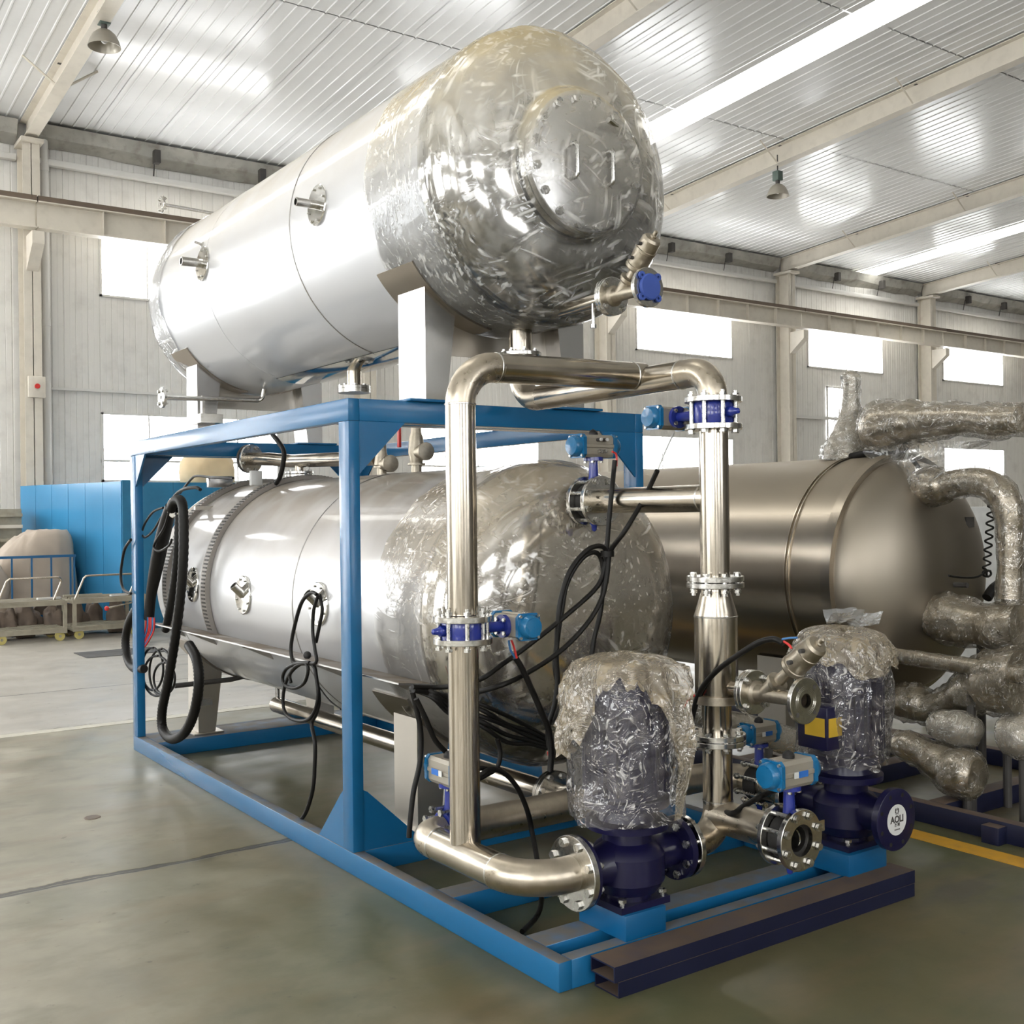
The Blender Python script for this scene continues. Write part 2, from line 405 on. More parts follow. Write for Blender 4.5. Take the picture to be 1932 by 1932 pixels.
def flange(parent, c, ax, ro=.110, ri=.05, th=.022, n=8, r=.008, L=None, mat='flange', bolted=True, name='flange', rb=None, hub=0., hubr=.07):
    c, ax = V(c), V(ax).normalized()
    mb = MB(); b = .002
    prof = [(0, ri), (0, ro-b), (b, ro), (th-b, ro), (th, ro-b)]
    if hub: prof += [(th, hubr), (th+hub, hubr-.008)]
    prof += [(th+hub, ri), (0, ri)]
    mb.lathe(prof, c, ax, 40)
    o = obj(name, mb, mat, parent)
    if bolted: bolts(o, c-ax*.0, ax, rb or ro*.82, n, r, L or th*1.2+.012, True)
    return o
# ------------------------------------------------------------------ the hall
COLS = [-10.4+6.05*i for i in range(9)]          # column lines along x
YW, YS, XL, XR = 14.9, -15.1, -10.4, 38.0
ZE, SL = 8.05, .07                               # eave height, roof slope
YR = -.1
def roofz(y): return ZE+SL*((YW-y) if y > YR else (y-YS))

# floor
def floor_mat():
    m, nt, b = new_mat('painted_concrete_floor')
    p = wpos(nt); s = nt.nodes.new('ShaderNodeSeparateXYZ'); nt.links.new(p, s.inputs[0])
    n1 = noise(nt, .55, 4); n2 = noise(nt, 2.2, 6); n3 = noise(nt, 14, 5); n4 = noise(nt, 1.3, 5, (1, 3, 1))
    green = mixc(nt, ramp(nt, n2, .3, .7), (.125, .106, .05), (.15, .117, .058))
    green = mixc(nt, ramp(nt, n1, .42, .62), green, (.090, .096, .046))
    grey = mixc(nt, ramp(nt, n2, .3, .7), (.33, .30, .225), (.38, .345, .26))
    # paler, greyer floor towards the left
    w = mul(nt, mul(nt, s.outputs[0], -1.), ramp(nt, n2, .2, .8, -.9, .9), 'ADD')
    w = mul(nt, w, mul(nt, s.outputs[1], .16), 'ADD')
    c = mixc(nt, ramp(nt, w, -.1, 2.0), green, grey)
    c = mixc(nt, mul(nt, ramp(nt, n4, .5, .72), .4), c, (.20, .135, .07))
    c = mixc(nt, mul(nt, ramp(nt, noise(nt, 3.6, 5, (1, 1.6, 1)), .5, .72), .35), c, (.065, .07, .04))
    far = ramp(nt, mul(nt, s.outputs[1], ramp(nt, n3, .3, .7, -.1, .1), 'ADD'), 4.38, 4.45)
    c = mixc(nt, far, c, mixc(nt, ramp(nt, n4, .3, .7), (.42, .39, .34), (.36, .335, .29)))
    spots = ramp(nt, n3, .66, .74); c = mixc(nt, mul(nt, spots, .55), c, (.07, .06, .045))
    # crack across the slab and the joint beyond the white line
    wob = mul(nt, noise(nt, 2.0, 3), .16); wob2 = mul(nt, noise(nt, 9, 4), .05)
    def crack(y0, wd, amp=1.):
        d = mul(nt, mul(nt, s.outputs[1], mul(nt, mul(nt, wob, wob2, 'ADD'), amp), 'SUBTRACT'), y0, 'SUBTRACT')
        a = nt.nodes.new('ShaderNodeMath'); a.operation = 'ABSOLUTE'; nt.links.new(d, a.inputs[0])
        return ramp(nt, a.outputs[0], wd*.5, wd, 1., 0.)
    ck = mul(nt, crack(.585, .020), ramp(nt, s.outputs[0], .15, .3, 1., 0.))
    ck2 = mul(nt, crack(.60, .014, .6), ramp(nt, s.outputs[0], .0, .2, 1., 0.))
    ck3 = crack(6.30, .018, .3)
    k = mul(nt, mul(nt, ck, ck2, 'MAXIMUM'), ck3, 'MAXIMUM')
    c = mixc(nt, mul(nt, k, .9), c, (.03, .026, .02))
    # oily stains beside the yellow line
    st = mul(nt, ramp(nt, noise(nt, 1.7, 5, (1, 2.2, 1)), .54, .64), ramp(nt, s.outputs[0], 1.4, 1.9))
    c = mixc(nt, mul(nt, st, .55), c, (.07, .065, .06))
    nt.links.new(c, b.inputs['Base Color'])
    nt.links.new(ramp(nt, n2, .3, .7, .30, .5), b.inputs['Roughness'])
    b.inputs['Specular IOR Level'].default_value = .45
    bump(nt, b, mul(nt, mul(nt, n3, .3), mul(nt, k, -1.), 'ADD'), .25, .008)
    return m
M['floor'] = floor_mat()
struct(obj('floor', MB().box((XL, YS, -.25), (XR, YW, 0)), 'floor', smooth=False))

# ---- sheet panels
PAN = {}
def wall_panel_mesh(w, h):
    k = ('w', round(w, 3), round(h, 3))
    if k not in PAN:
        n = max(1, round(w/.207)); p = w/n; prof = []
        for i in range(n):
            x = i*p
            prof += [(x+.002, .010), (x+.012, 0), (x+p*.48, 0), (x+p*.5, .0035), (x+p*.52, 0), (x+p-.012, 0), (x+p-.002, .010)]
        mb = MB(); pts = [(x-w/2, y) for x, y in prof]
        v = [(x, y, 0) for x, y in pts]+[(x, y, h) for x, y in pts]; m = len(pts)
        mb.add(v, [(i, i+1, m+i+1, m+i) for i in range(m-1)])
        mb.add([(-w/2, .012, 0), (w/2, .012, 0), (w/2, .012, h), (-w/2, .012, h)], [(0, 1, 2, 3)])
        PAN[k] = mesh_of('wall_panel', mb, 'wall', True, 25, origin=(0, 0, 0))[0]
    return PAN[k]
def roof_panel_mesh(w, L, tilt):
    k = ('r', round(w, 3), round(L, 3), round(tilt, 4))
    if k not in PAN:
        n = 5; p = w/n; prof = [(0.004, .0)]
        for i in range(n):
            x = i*p
            prof += [(x+p*.5-.020, 0), (x+p*.5-.010, -.012), (x+p*.5+.010, -.012), (x+p*.5+.020, 0)]
        prof += [(w-.004, 0)]
        mb = MB(); m = len(prof)
        v = [(x-w/2, 0, z) for x, z in prof]+[(x-w/2, L, z+L*tilt) for x, z in prof]
        mb.add(v, [(i, i+1, m+i+1, m+i) for i in range(m-1)])
        mb.add([(-w/2, 0, .03), (w/2, 0, .03), (w/2, L, .03+L*tilt), (-w/2, L, .03+L*tilt)], [(0, 1, 2, 3)])
        PAN[k] = mesh_of('roof_panel', mb, 'roof', True, 25, origin=(0, 0, 0))[0]
    return PAN[k]

# back wall (with two rows of windows in each bay)
wb = struct(obj('wall_back', MB().box((XL, YW+.03, 0), (XR, YW+.18, ZE+.2)), 'wall', smooth=False))
WIN = []
WZ = {'lo': (2.2, 3.38), 'hi': (5.35, 6.55)}
wn = 0
def window(x0, x1, z0, z1, y, sgn, mull=3, rail=None, mat='pane', axis='x'):
    """steel framed window in a wall facing sgn; x is the coordinate along the wall"""
    global wn
    wn += 1
    T = (lambda a, d, z: (a, y+sgn*d, z)) if axis == 'x' else (lambda a, d, z: (y+sgn*d, a, z))
    fr = MB(); t = .035
    fr.box(T(x0, -.01, z0), T(x1, .03, z0+t)); fr.box(T(x0, -.01, z1-t), T(x1, .03, z1))
    fr.box(T(x0, -.01, z0), T(x0+t, .03, z1)); fr.box(T(x1-t, -.01, z0), T(x1, .03, z1))
    xs = [x0+(x1-x0)*i/mull for i in range(mull+1)]
    for x in xs[1:-1]: fr.box(T(x-.012, -.01, z0), T(x+.012, .025, z1))
    zs = [z0, z1]
    if rail: fr.box(T(x0, -.01, rail-.02), T(x1, .025, rail+.02)); zs = [z0, rail, z1]
    o = struct(obj('window_%d' % wn, fr, 'wall', smooth=False))
    for i in range(mull):
        for j in range(len(zs)-1):
            obj('pane', MB().box(T(xs[i]+.013, .0, zs[j]+.02), T(xs[i+1]-.013, .008, zs[j+1]-.02)), mat, o, smooth=False)
    return o
def big_door(x0, x1, z1, n):
    dr = MB()
    for i in range(n+1): x = x0+(x1-x0)*i/n; dr.box((x-.05, YW-.06, 0), (x+.05, YW, z1))
    for z in (0., z1*.5, z1-.1): dr.box((x0, YW-.05, z), (x1, YW, z+.1))
    d = struct(obj('door_2', dr, 'cream', smooth=False))
    for i in range(n):
        xa, xb = x0+(x1-x0)*i/n+.05, x0+(x1-x0)*(i+1)/n-.05
        for z0, zz in ((.1, z1*.5), (z1*.5+.1, z1-.1)): obj('pane', MB().box((xa, YW-.03, z0), (xb, YW-.02, zz)), 'doorpane', d, smooth=False)
big_door(-9.9, -4.9, 5.0, 4)
for bi in range(8):
    c0 = COLS[bi]; xa, xb, xc = c0+1.17, c0+4.37, c0+6.05
    special = (bi == 5)
    def put(x0, x1, n, zr):
        w = (x1-x0)/n
        for i in range(n):
            for z0, z1 in zr: inst('wall_panel', wall_panel_mesh(w, z1-z0), (x0+w*(i+.5), YW, z0), wb)
    full = [(0, 3.9), (3.9, ZE)]
    put(c0, xa, 2, full); put(xb, xc, 2, full)
    if special: put(xa, xb, 4, [(0, 3.9), (3.9, 5.35), (6.55, ZE)])
    else:       put(xa, xb, 4, [(0, 2.2), (3.38, 5.35), (6.55, ZE)])
    window(xa, xb, 5.35, 6.55, YW, -1, 4)
    if not special and bi > 0: window(xa, xb, 2.2, 3.38, YW, -1, 4, 2.56)
window(21.75, 22.75, 3.44, 4.88, YW-.03, -1, 2)
# south wall (behind the camera), gables
ws = MB()
ws.box((XL, YS-.15, 0), (XR, YS, ZE+.2)); struct(obj('wall_front', ws, 'wall_dim', smooth=False))
for bi in (0, 1, 2):
    c0 = COLS[bi]
    window(c0+1.17, c0+4.37, 5.35, 6.55, YS+.03, 1, 4)
    window(c0+1.17, c0+4.37, 2.2, 3.38, YS+.03, 1, 4, 2.56)
def gable(x0, x1, name, mat='wall'):
    mb = MB(); mb.prism([(x0, YS, 0), (x0, YW, 0), (x0, YW, ZE+.05), (x0, YR, roofz(YR)+.05), (x0, YS, ZE+.05)], (x1-x0, 0, 0))
    return struct(obj(name, mb, mat, smooth=False))
gable(XL-.15, XL, 'wall_left'); gable(XR, XR+.15, 'wall_right', 'wall_dim')
for y0 in (-12, -7, 4.5, 9.5): window(y0, y0+3.4, 5.2, 6.5, XL+.03, 1, 4, None, 'pane', 'y')
for y0 in (-12, -7, 9.5): window(y0, y0+3.4, 2.0, 3.4, XL+.03, 1, 4, 2.5, 'pane', 'y')
# glazed sliding door in the left gable
dr = MB()
for y in (-2.6, 0., 2.6): dr.box((XL+.02, y-.06, 0), (XL+.09, y+.06, 5.0))
for z in (0., .95, 2.9, 4.9): dr.box((XL+.02, -2.6, z), (XL+.08, 2.6, z+.1))
d1 = struct(obj('door_1', dr, 'cream', smooth=False))
for y in (-2.54, .06):
    for z0, z1 in ((1.05, 2.9), (3.0, 4.9)): obj('pane', MB().box((XL+.03, y, z0), (XL+.05, y+2.48, z1)), 'doorpane', d1, smooth=False)
    obj('door_panel', MB().box((XL+.03, y, .1), (XL+.05, y+2.48, .95)), 'cream', d1, smooth=False)

# ceiling: ribbed sheets laid up the slope in three courses, with fibreglass daylight strips
ceil = MB()
for y0, y1 in ((YR, YW), (YS, YR)):
    ceil.add([(XL, y0, roofz(y0)+.06), (XR, y0, roofz(y0)+.06), (XR, y1, roofz(y1)+.06), (XL, y1, roofz(y1)+.06),
              (XL, y0, roofz(y0)+.16), (XR, y0, roofz(y0)+.16), (XR, y1, roofz(y1)+.16), (XL, y1, roofz(y1)+.16)],
             [(0, 3, 2, 1), (4, 5, 6, 7), (0, 1, 5, 4), (1, 2, 6, 5), (2, 3, 7, 6), (3, 0, 4, 7)])
ce = struct(obj('ceiling', ceil, 'roof', smooth=False))
courses = [(9.3, YW), (5.66, 9.28), (2.0, 5.64), (YR, 1.98)]
SKYX = [-.9, 11.2, 23.1, 35.2]
pw = 6.05/6
for bi in range(8):
    for i in range(6):
        x = COLS[bi]+pw*(i+.5)
        sky = any(abs(x-s) < pw*.5 for s in SKYX)
        for y0, y1 in courses:
            me = roof_panel_mesh(pw, y1-y0, -SL)
            if sky:
                w2 = pw*.35; L = y1-y0-.01
                mb = MB(); z0, z1 = roofz(y0)-.004, roofz(y1)-.004
                mb.add([(x-w2, y0, z0), (x+w2, y0, z0), (x+w2, y1-.01, z1), (x-w2, y1-.01, z1),
                        (x-w2, y0, z0+.01), (x+w2, y0, z0+.01), (x+w2, y1-.01, z1+.01), (x-w2, y1-.01, z1+.01)],
                       [(0, 3, 2, 1), (4, 5, 6, 7), (0, 1, 5, 4), (1, 2, 6, 5), (2, 3, 7, 6), (3, 0, 4, 7)])
                obj('skylight_panel', mb, 'skylight', ce, smooth=False)
                mb = MB()
                for s in (-1, 1): mb.add([(x+s*w2, y0, z0), (x+s*pw/2, y0, z0), (x+s*pw/2, y1, z1), (x+s*w2, y1, z1)], [(0, 1, 2, 3)])
                obj('edge_sheet', mb, 'roof', ce, smooth=False)
            else: inst('roof_panel', me, (x, y0, roofz(y0)), ce)
# ---- portal frames
def column(x):
    mb = MB(); y1 = YW-.08; y0 = y1-.42; w = .13
    mb.box((x-w, y0, 0), (x+w, y0+.016, 7.62)); mb.box((x-w, y1-.016, 0), (x+w, y1, 7.62)); mb.box((x-.006, y0, 0), (x+.006, y1, 7.62))
    return mb
BEAMLAB = ['by the drain pipe at the left edge', 'hidden mostly behind the tanks', 'right of the upper tank', 'right of the tall pipe riser', 'far right of the hall', 'next to the right edge']
for i, x in enumerate(COLS):
    c = obj('steel_column', column(x), 'cream', smooth=False); c['kind'] = 'structure'
    mb = MB(); mb.box((x-.17, YW-.62, 7.60), (x+.17, YW-.05, 7.66)); obj('cap_plate', mb, 'cream', c, smooth=False)
    mb = MB(); mb.prism([(x-.09, YW-.50, 5.55), (x-.09, YW-.50, 6.10), (x-.09, YW-.95, 6.10), (x-.09, YW-.95, 5.9)], (.18, 0, 0)); obj('crane_bracket', mb, 'cream', c, smooth=False)
    # rafter
    def rz(y): return roofz(y)-.05
    y0, y1 = YR, YW-.15; mb = MB(); w = .10; d0, d1 = .46, .34
    for zo, t in ((0, .014), (-d1, .014)):
        mb.add([(x-w, y0, rz(y0)+zo), (x+w, y0, rz(y0)+zo), (x+w, y1, rz(y1)+zo), (x-w, y1, rz(y1)+zo),
                (x-w, y0, rz(y0)+zo+t), (x+w, y0, rz(y0)+zo+t), (x+w, y1, rz(y1)+zo+t), (x-w, y1, rz(y1)+zo+t)],
               [(0, 3, 2, 1), (4, 5, 6, 7), (0, 1, 5, 4), (1, 2, 6, 5), (2, 3, 7, 6), (3, 0, 4, 7)])
    mb.add([(x, y0, rz(y0)-d1), (x, y1, rz(y1)-d1), (x, y1, rz(y1)), (x, y0, rz(y0))], [(0, 1, 2, 3)])
    r = obj('roof_rafter', mb, 'cream', smooth=False); r['kind'] = 'structure'
    for k, yy in enumerate((12.4, 9.5, 6.6, 3.7, .8)):
        for s in (-1, 1):
            b = MB().tube([(x+s*.05, yy, rz(yy)-d1+.02), (x+s*.52, yy, rz(yy)+.02)], .018, 4)
            obj('brace', b, 'cream', r, smooth=False)
        obj('clip', MB().box((x-.05, yy-.06, rz(yy)), (x+.05, yy+.06, rz(yy)+.05)), 'dark', r, smooth=False)
    y0, y1 = YS+.1, YR; mb = MB()
    mb.add([(x-w, y0, roofz(y0)-.4), (x+w, y0, roofz(y0)-.4), (x+w, y1, roofz(y1)-.4), (x-w, y1, roofz(y1)-.4),
            (x-w, y0, roofz(y0)-.05), (x+w, y0, roofz(y0)-.05), (x+w, y1, roofz(y1)-.05), (x-w, y1, roofz(y1)-.05)],
           [(0, 3, 2, 1), (4, 5, 6, 7), (0, 1, 5, 4), (1, 2, 6, 5), (2, 3, 7, 6), (3, 0, 4, 7)])
    r2 = obj('roof_rafter', mb, 'cream', smooth=False); r2['kind'] = 'structure'
    # drain pipe
    if 0 < x < 33:
        lab = {2: 'white plastic drain pipe beside the leftmost column', 3: 'white plastic drain pipe beside the column behind the tanks', 4: 'white plastic drain pipe beside the column right of the upper tank',
               5: 'white plastic drain pipe beside the column above the second tank', 6: 'white plastic drain pipe beside the far right column', 7: 'white plastic drain pipe at the right edge of the back wall'}[i]
        e = empty('drain_pipe', (x+.28, YW-.12, 0), lab, 'pipe', 'drain pipes')
        obj('pipe', MB().cyl((x+.28, YW-.12, 0), (x+.28, YW-.12, 7.9), .065, seg=14), 'pvc', e)
        for z in (4.75, 2.2, 7.3): obj('collar', MB().cyl((x+.28, YW-.12, z), (x+.28, YW-.12, z+.12), .074, seg=14), 'pvc', e)
# crane runway girder along the back wall
yg = YW-.80
for i in range(8):
    x0, x1 = COLS[i]+.01, COLS[i+1]-.01
    mb = MB(); mb.box((x0, yg-.11, 6.16), (x1, yg+.11, 6.18)); mb.box((x0, yg-.13, 6.56), (x1, yg+.13, 6.58)); mb.box((x0, yg-.005, 6.16), (x1, yg+.005, 6.58))
    g = obj('crane_girder', mb, 'cream', smooth=False); g['kind'] = 'structure'
    n = 6
    for k in range(1, n): obj('stiffener', MB().box((x0+(x1-x0)*k/n-.004, yg-.10, 6.18), (x0+(x1-x0)*k/n+.004, yg, 6.56)), 'cream', g, smooth=False)
    obj('crane_rail', MB().box((x0, yg-.13, 6.581), (x1, yg+.05, 6.66)), 'railsteel', g, smooth=False)
# girt tube and dirty eave gutter
for i in range(8):
    x0, x1 = COLS[i]+.15, COLS[i+1]-.15
    g = obj('wall_girt', MB().box((x0, YW-.16, 7.40), (x1, YW-.04, 7.50), .01), 'pvc'); g['kind'] = 'structure'
    mb = MB(); n = 12
    vs = []
    for k in range(n+1):
        x = x0+(x1-x0)*k/n; d = .05*random.random()
        vs += [(x, YW-.02, 7.72-d), (x, YW-.22, 7.82+random.uniform(-.03, .03)), (x, YW-.30, 8.02)]
    mb.add(vs, [(3*k+j, 3*k+3+j, 3*k+4+j, 3*k+1+j) for k in range(n) for j in (0, 1)])
    g = obj('eave_gutter', mb, 'gutter', smooth=False); g['kind'] = 'structure'
    for k in (1, 2):
        x = x0+(x1-x0)*k/3
        b = MB(); b.box((x-.05, YW-.38, 7.68), (x+.05, YW-.24, 7.90)); b.tube([(x, YW-.20, 7.8), (x, YW-.12, 7.45)], .012, 4)
        obj('gutter_bracket', b, 'dark', g, smooth=False)
# horizontal conduit on the left wall bay and switch box on the column
b = struct(obj('trim_1', MB().box((COLS[2]+.3, YW-.06, 3.72), (COLS[3]-.2, YW-.02, 3.76)), 'pvc', smooth=False))
struct(obj('trim_2', MB().box((COLS[5]+.25, YW-.08, 3.98), (COLS[6]-.2, YW-.02, 4.06)), 'pvc', smooth=False))
sb = empty('switch_box', (1.72, YW-.55, 3.55), 'small grey switch box with red button on the leftmost column', 'box')
obj('case', MB().box((1.60, YW-.60, 3.52), (1.86, YW-.52, 3.86), .012), 'cream', sb)
obj('button', MB().cyl((1.73, YW-.63, 3.70), (1.73, YW-.59, 3.70), .04), 'red', sb)
# high bay lamps
def lamp(x, y, z, label):
    e = empty('high_bay_lamp', (x, y, z), label, 'lamp', 'high bay lamps')
    obj('hook', MB().tube([(x, y, z+.30), (x, y, z+.62)], .012, 6), 'dark', e)
    obj('ballast_box', MB().box((x-.07, y-.07, z+.13), (x+.07, y+.07, z+.31), .01), paintcache('lamp_green', (.09, .13, .11)), e)
    obj('neck', MB().cyl((x, y, z+.06), (x, y, z+.14), .04, seg=14), 'dark', e)
    mb = MB(); mb.lathe([(.07, .05), (.05, .09), (.0, .145), (-.08, .185), (-.16, .21), (-.16, .203), (-.08, .177), (0, .137), (.045, .08)], (x, y, z), (0, 0, 1), 28)
    obj('reflector', mb, paintcache('lamp_reflector', (.42, .39, .33), .35, .5), e)
    obj('bulb', MB().sphere((x, y, z-.04), .05, 12, 8, 1, 1, 1.5), 'white', e)
_pc = {}
def paintcache(n, c, r=.45, m=0.):
    if n not in _pc: _pc[n] = paint(n, c, r, m)
    return _pc[n]
lamp(1.74, 10.25, 7.84, 'grey dome high bay lamp at the top left under the rafter')
lamp(13.8, 9.55, 7.62, 'grey dome high bay lamp under the rafter right of the upper tank')
# painted floor lines
tag(obj('floor_line', MB().box((-10, 4.30, 0), (1.6, 4.42, .0025)), 'linewhite', smooth=False), 'worn pale line painted across the floor left of the frame', 'floor marking')
tag(obj('floor_line', MB().box((2.42, -8, 0), (2.55, 4.3, .0025)), 'lineyellow', smooth=False), 'yellow line painted on the floor between the two machines', 'floor marking')
# ------------------------------------------------------------------ blue skid frame
W, L, H, A = 1.742, 3.296, 2.115, 1.485
fr = empty('skid_frame', (W/2, (L-A)/2, 0), 'blue painted steel frame carrying the two stacked tanks', 'frame')
bw, bh = .055, .10
def beam(name, a, b, mat='blue'): return obj(name, MB().box(a, b, .004), mat, fr)
beam('base_beam', (0, -A, 0), (bw, L, bh)); beam('base_beam', (W-bw, -A, 0), (W, L, bh))
beam('front_beam', (bw, -A, 0), (W-bw, -A+.06, bh)); beam('rear_beam', (bw, L-.06, 0), (W-bw, L, bh))
beam('cross_beam', (bw, -1.34, 0), (W-bw, -1.22, bh)); beam('cross_beam', (bw, -.74, 0), (W-bw, -.62, bh))
beam('cross_beam', (bw, 0, 0), (W-bw, .30, bh)); beam('cross_beam', (bw, 2.93, 0), (W-bw, 3.24, bh))
for x0 in (0, W-bw):
    beam('post', (x0, 0, bh), (x0+bw, .10, H-bh)); beam('post', (x0, L-.10, bh), (x0+bw, L, H-bh))
beam('top_beam', (0, 0, H-bh), (bw, L, H)); beam('top_beam', (W-bw, 0, H-bh), (W, L, H))
beam('top_cross_beam', (bw, 0, H-bh), (W-bw, .10, H)); beam('top_cross_beam', (bw, L-.10, H-bh), (W-bw, L, H))
def gus(pts, d): obj('gusset', MB().prism(pts, d), 'blue', fr, smooth=False)
g = .235
for y in (.004, L-.016):
    gus([(bw, y, H-bh), (bw+g, y, H-bh), (bw+g-.02, y, H-bh-.02), (bw+.02, y, H-bh-g+.02), (bw, y, H-bh-g)], (0, .012, 0))
    gus([(W-bw, y, H-bh), (W-bw-g, y, H-bh), (W-bw, y, H-bh-g)], (0, .012, 0))
for x in (.004, W-.016):
    gus([(x, .10, bh), (x, .10+g*1.1, bh), (x, .10+.03, bh+g*1.0), (x, .10, bh+g*1.1)], (.012, 0, 0))
    gus([(x, L-.10, H-bh), (x, L-.10-g*.9, H-bh), (x, L-.10, H-bh-g*.9)], (.012, 0, 0))
# bottom gusset of the near left post, lying across the frame
gus([(bw, .004, bh), (bw+.30, .004, bh), (bw+.02, .004, bh+.26), (bw, .004, bh+.27)], (0, .012, 0))
# mounting plates on the top beams
for x0, x1 in ((.30, .60), (1.13, 1.44)):
    obj('seat_plate', MB().box((x0, -.03, H), (x1, .28, H+.012), .002), 'blue', fr)
    obj('seat_plate', MB().box((x0, 3.04, H), (x1, 3.32, H+.012), .002), 'blue', fr)
# inner top beams which carry the saddles between the cross beams
beam('saddle_beam', (bw, .10, H-bh), (W-bw, .24, H)); beam('saddle_beam', (bw, 3.06, H-bh), (W-bw, L-.10, H))

# two dark rectangular tubes lying against the front of the skid, one on the other
def rect_tube(z0, label, x0, x1, dy=0.):
    y0, y1, h, t = -1.632+dy, -1.508+dy, .052, .005
    mb = MB()
    o = [(y0, z0), (y1, z0), (y1, z0+h), (y0, z0+h)]; i = [(y0+t, z0+t), (y1-t, z0+t), (y1-t, z0+h-t), (y0+t, z0+h-t)]
    vs = [(x0, *p) for p in o]+[(x0, *p) for p in i]+[(x1, *p) for p in o]+[(x1, *p) for p in i]
    fs = []
    for k in range(4):
        k2 = (k+1) % 4
        fs += [(k, k2, 8+k2, 8+k), (4+k, 12+k, 12+k2, 4+k2), (k, 4+k, 4+k2, k2), (8+k, 8+k2, 12+k2, 12+k)]
    mb.add(vs, fs)
    tag(obj('steel_tube', mb, 'navy', smooth=False), label, 'tube', 'dark tubes before the skid')
rect_tube(0, 'lower of the two dark rectangular steel tubes on the floor', .135, 1.735)
rect_tube(.0525, 'upper dark rectangular steel tube with dusty top, lying on another tube', .12, 1.742, .003)
# ------------------------------------------------------------------ tanks
def head_prof(y0, r, depth, n=14, sgn=-1):
    """2:1-like dished head: list of (y, radius) from the seam to the apex"""
    return [(y0+sgn*depth*math.sin(t), r*math.cos(t)) for t in [PI/2*k/n for k in range(n+1)]]
def dished(y0, r, depth, sgn, n=16):
    # torispherical: tight knuckle then a shallow crown
    out = []
    for k in range(n+1):
        t = k/n*PI/2; out.append((y0+sgn*depth*(math.sin(t)**.85), r*(max(math.cos(t), 0)**.62)))
    return out
YAX = V((0, 1, 0))
def saddle_leg(tank, x, sgn, y0, y1, zb, zc, xc, r, mat, depth=.15, depth_b=.10, name='leg'):
    """tapered box leg: outer face at x, top cut to the shell, thinner at the foot"""
    mb = MB(); n = 6; top = []
    for k in range(n+1):
        xx = x+sgn*depth*k/n; top.append((xx, zc-math.sqrt(max(r*r-(xx-xc)**2, 0))))
    prof = [(x, zb), ]+top+[(x+sgn*depth_b, zb)]
    mb.prism([(px, y0, pz) for px, pz in prof], (0, y1-y0, 0))
    o = obj(name, mb, mat, tank, smooth=False)
    return o
def pad(tank, a0, a1, y0, y1, xc, zc, r, mat):
    mb = MB(); n = 16; vs = []
    for k in range(n+1):
        a = math.radians(a0+(a1-a0)*k/n)
        for rr in (r, r+.010):
            for y in (y0, y1): vs.append((xc+rr*math.cos(a), y, zc+rr*math.sin(a)))
    fs = []
    for k in range(n):
        b, c = 4*k, 4*k+4
        fs += [(b+2, b+3, c+3, c+2), (b, c, c+1, b+1), (b, b+2, c+2, c), (b+1, c+1, c+3, b+3)]
    fs += [(0, 1, 3, 2), (4*n, 4*n+2, 4*n+3, 4*n+1)]
    mb.add(vs, fs); return obj('saddle_pad', mb, mat, tank)
def side_disc(tank, y, z, xc, zc, r, R, name, stub=None, dirs=(-1, 0, 0), rs=.022, screws=True):
    """polished oval-looking round cover on the flank with a stub pipe"""
    a = math.atan2(z-zc, -math.sqrt(max(r*r-(z-zc)**2, 0)))
    nrm = V((math.cos(a), 0, math.sin(a))); c = V((xc, y, zc))+nrm*(r+.0)
    mb = MB(); mb.lathe([(-.028, R), (.005, R), (.009, R-.005), (.010, R*.5), (.0105, 0.001)], c, nrm, 40, capA=True)
    o = obj(name, mb, 'mirror', tank)
    if screws:
        u, w = frame(nrm)
        for k in range(8):
            t = 2*PI*k/8+.3
            obj('screw', MB().cyl(c+nrm*.004+(u*math.cos(t)+w*math.sin(t))*(R*.82), c+nrm*.018+(u*math.cos(t)+w*math.sin(t))*(R*.82), .006, seg=8), 'bolt', o)
    if stub:
        d = V(dirs).normalized(); mb = MB()
        mb.lathe([(0, rs), (stub, rs), (stub, rs*.75), (stub*.3, rs*.75)], c+nrm*.0, d, 20); obj('stub_pipe', mb, 'flange', o)
    return o
def seam(tank, y, xc, zc, r, a0=0, a1=2*PI, h=.0035, name='weld_seam', mat='seam'):
    mb = MB(); u, w = frame(YAX)
    mb.lathe([(-.005, r), (-.003, r+h), (.003, r+h), (.005, r)], (xc, y, zc), YAX, 72, a0, a1); return obj(name, mb, mat, tank)

# ---- upper tank
UX, UZ, UR = .87, 3.139, .667
ut = empty('storage_tank', (UX, 1.6, H), 'large upper stainless steel tank on legs on top of the blue frame', 'tank')
mb = MB(); mb.lathe([(-.30, UR-.012), (-.30, UR), (3.45, UR), (3.45, UR-.012)], (UX, 0, UZ), YAX, 96); obj('shell', mb, 'shell_up', ut)
mb = MB(); mb.lathe(dished(-.30, UR-.010, .24, -1), (UX, 0, UZ), YAX, 72); obj('head', mb, 'head', ut)
mb = MB(); mb.lathe([(-.335, UR-.014), (-.335, UR+.004), (-.29, UR+.006), (-.285, UR)], (UX, 0, UZ), YAX, 96); obj('rim_band', mb, 'mirror', ut)
mb = MB(); mb.lathe(dished(3.45, UR-.004, .24, 1), (UX, 0, UZ), YAX, 72); obj('head', mb, 'shell_up', ut)
seam(ut, 1.06, UX, UZ, UR); seam(ut, 2.36, UX, UZ, UR, h=.002, mat='shell_up')
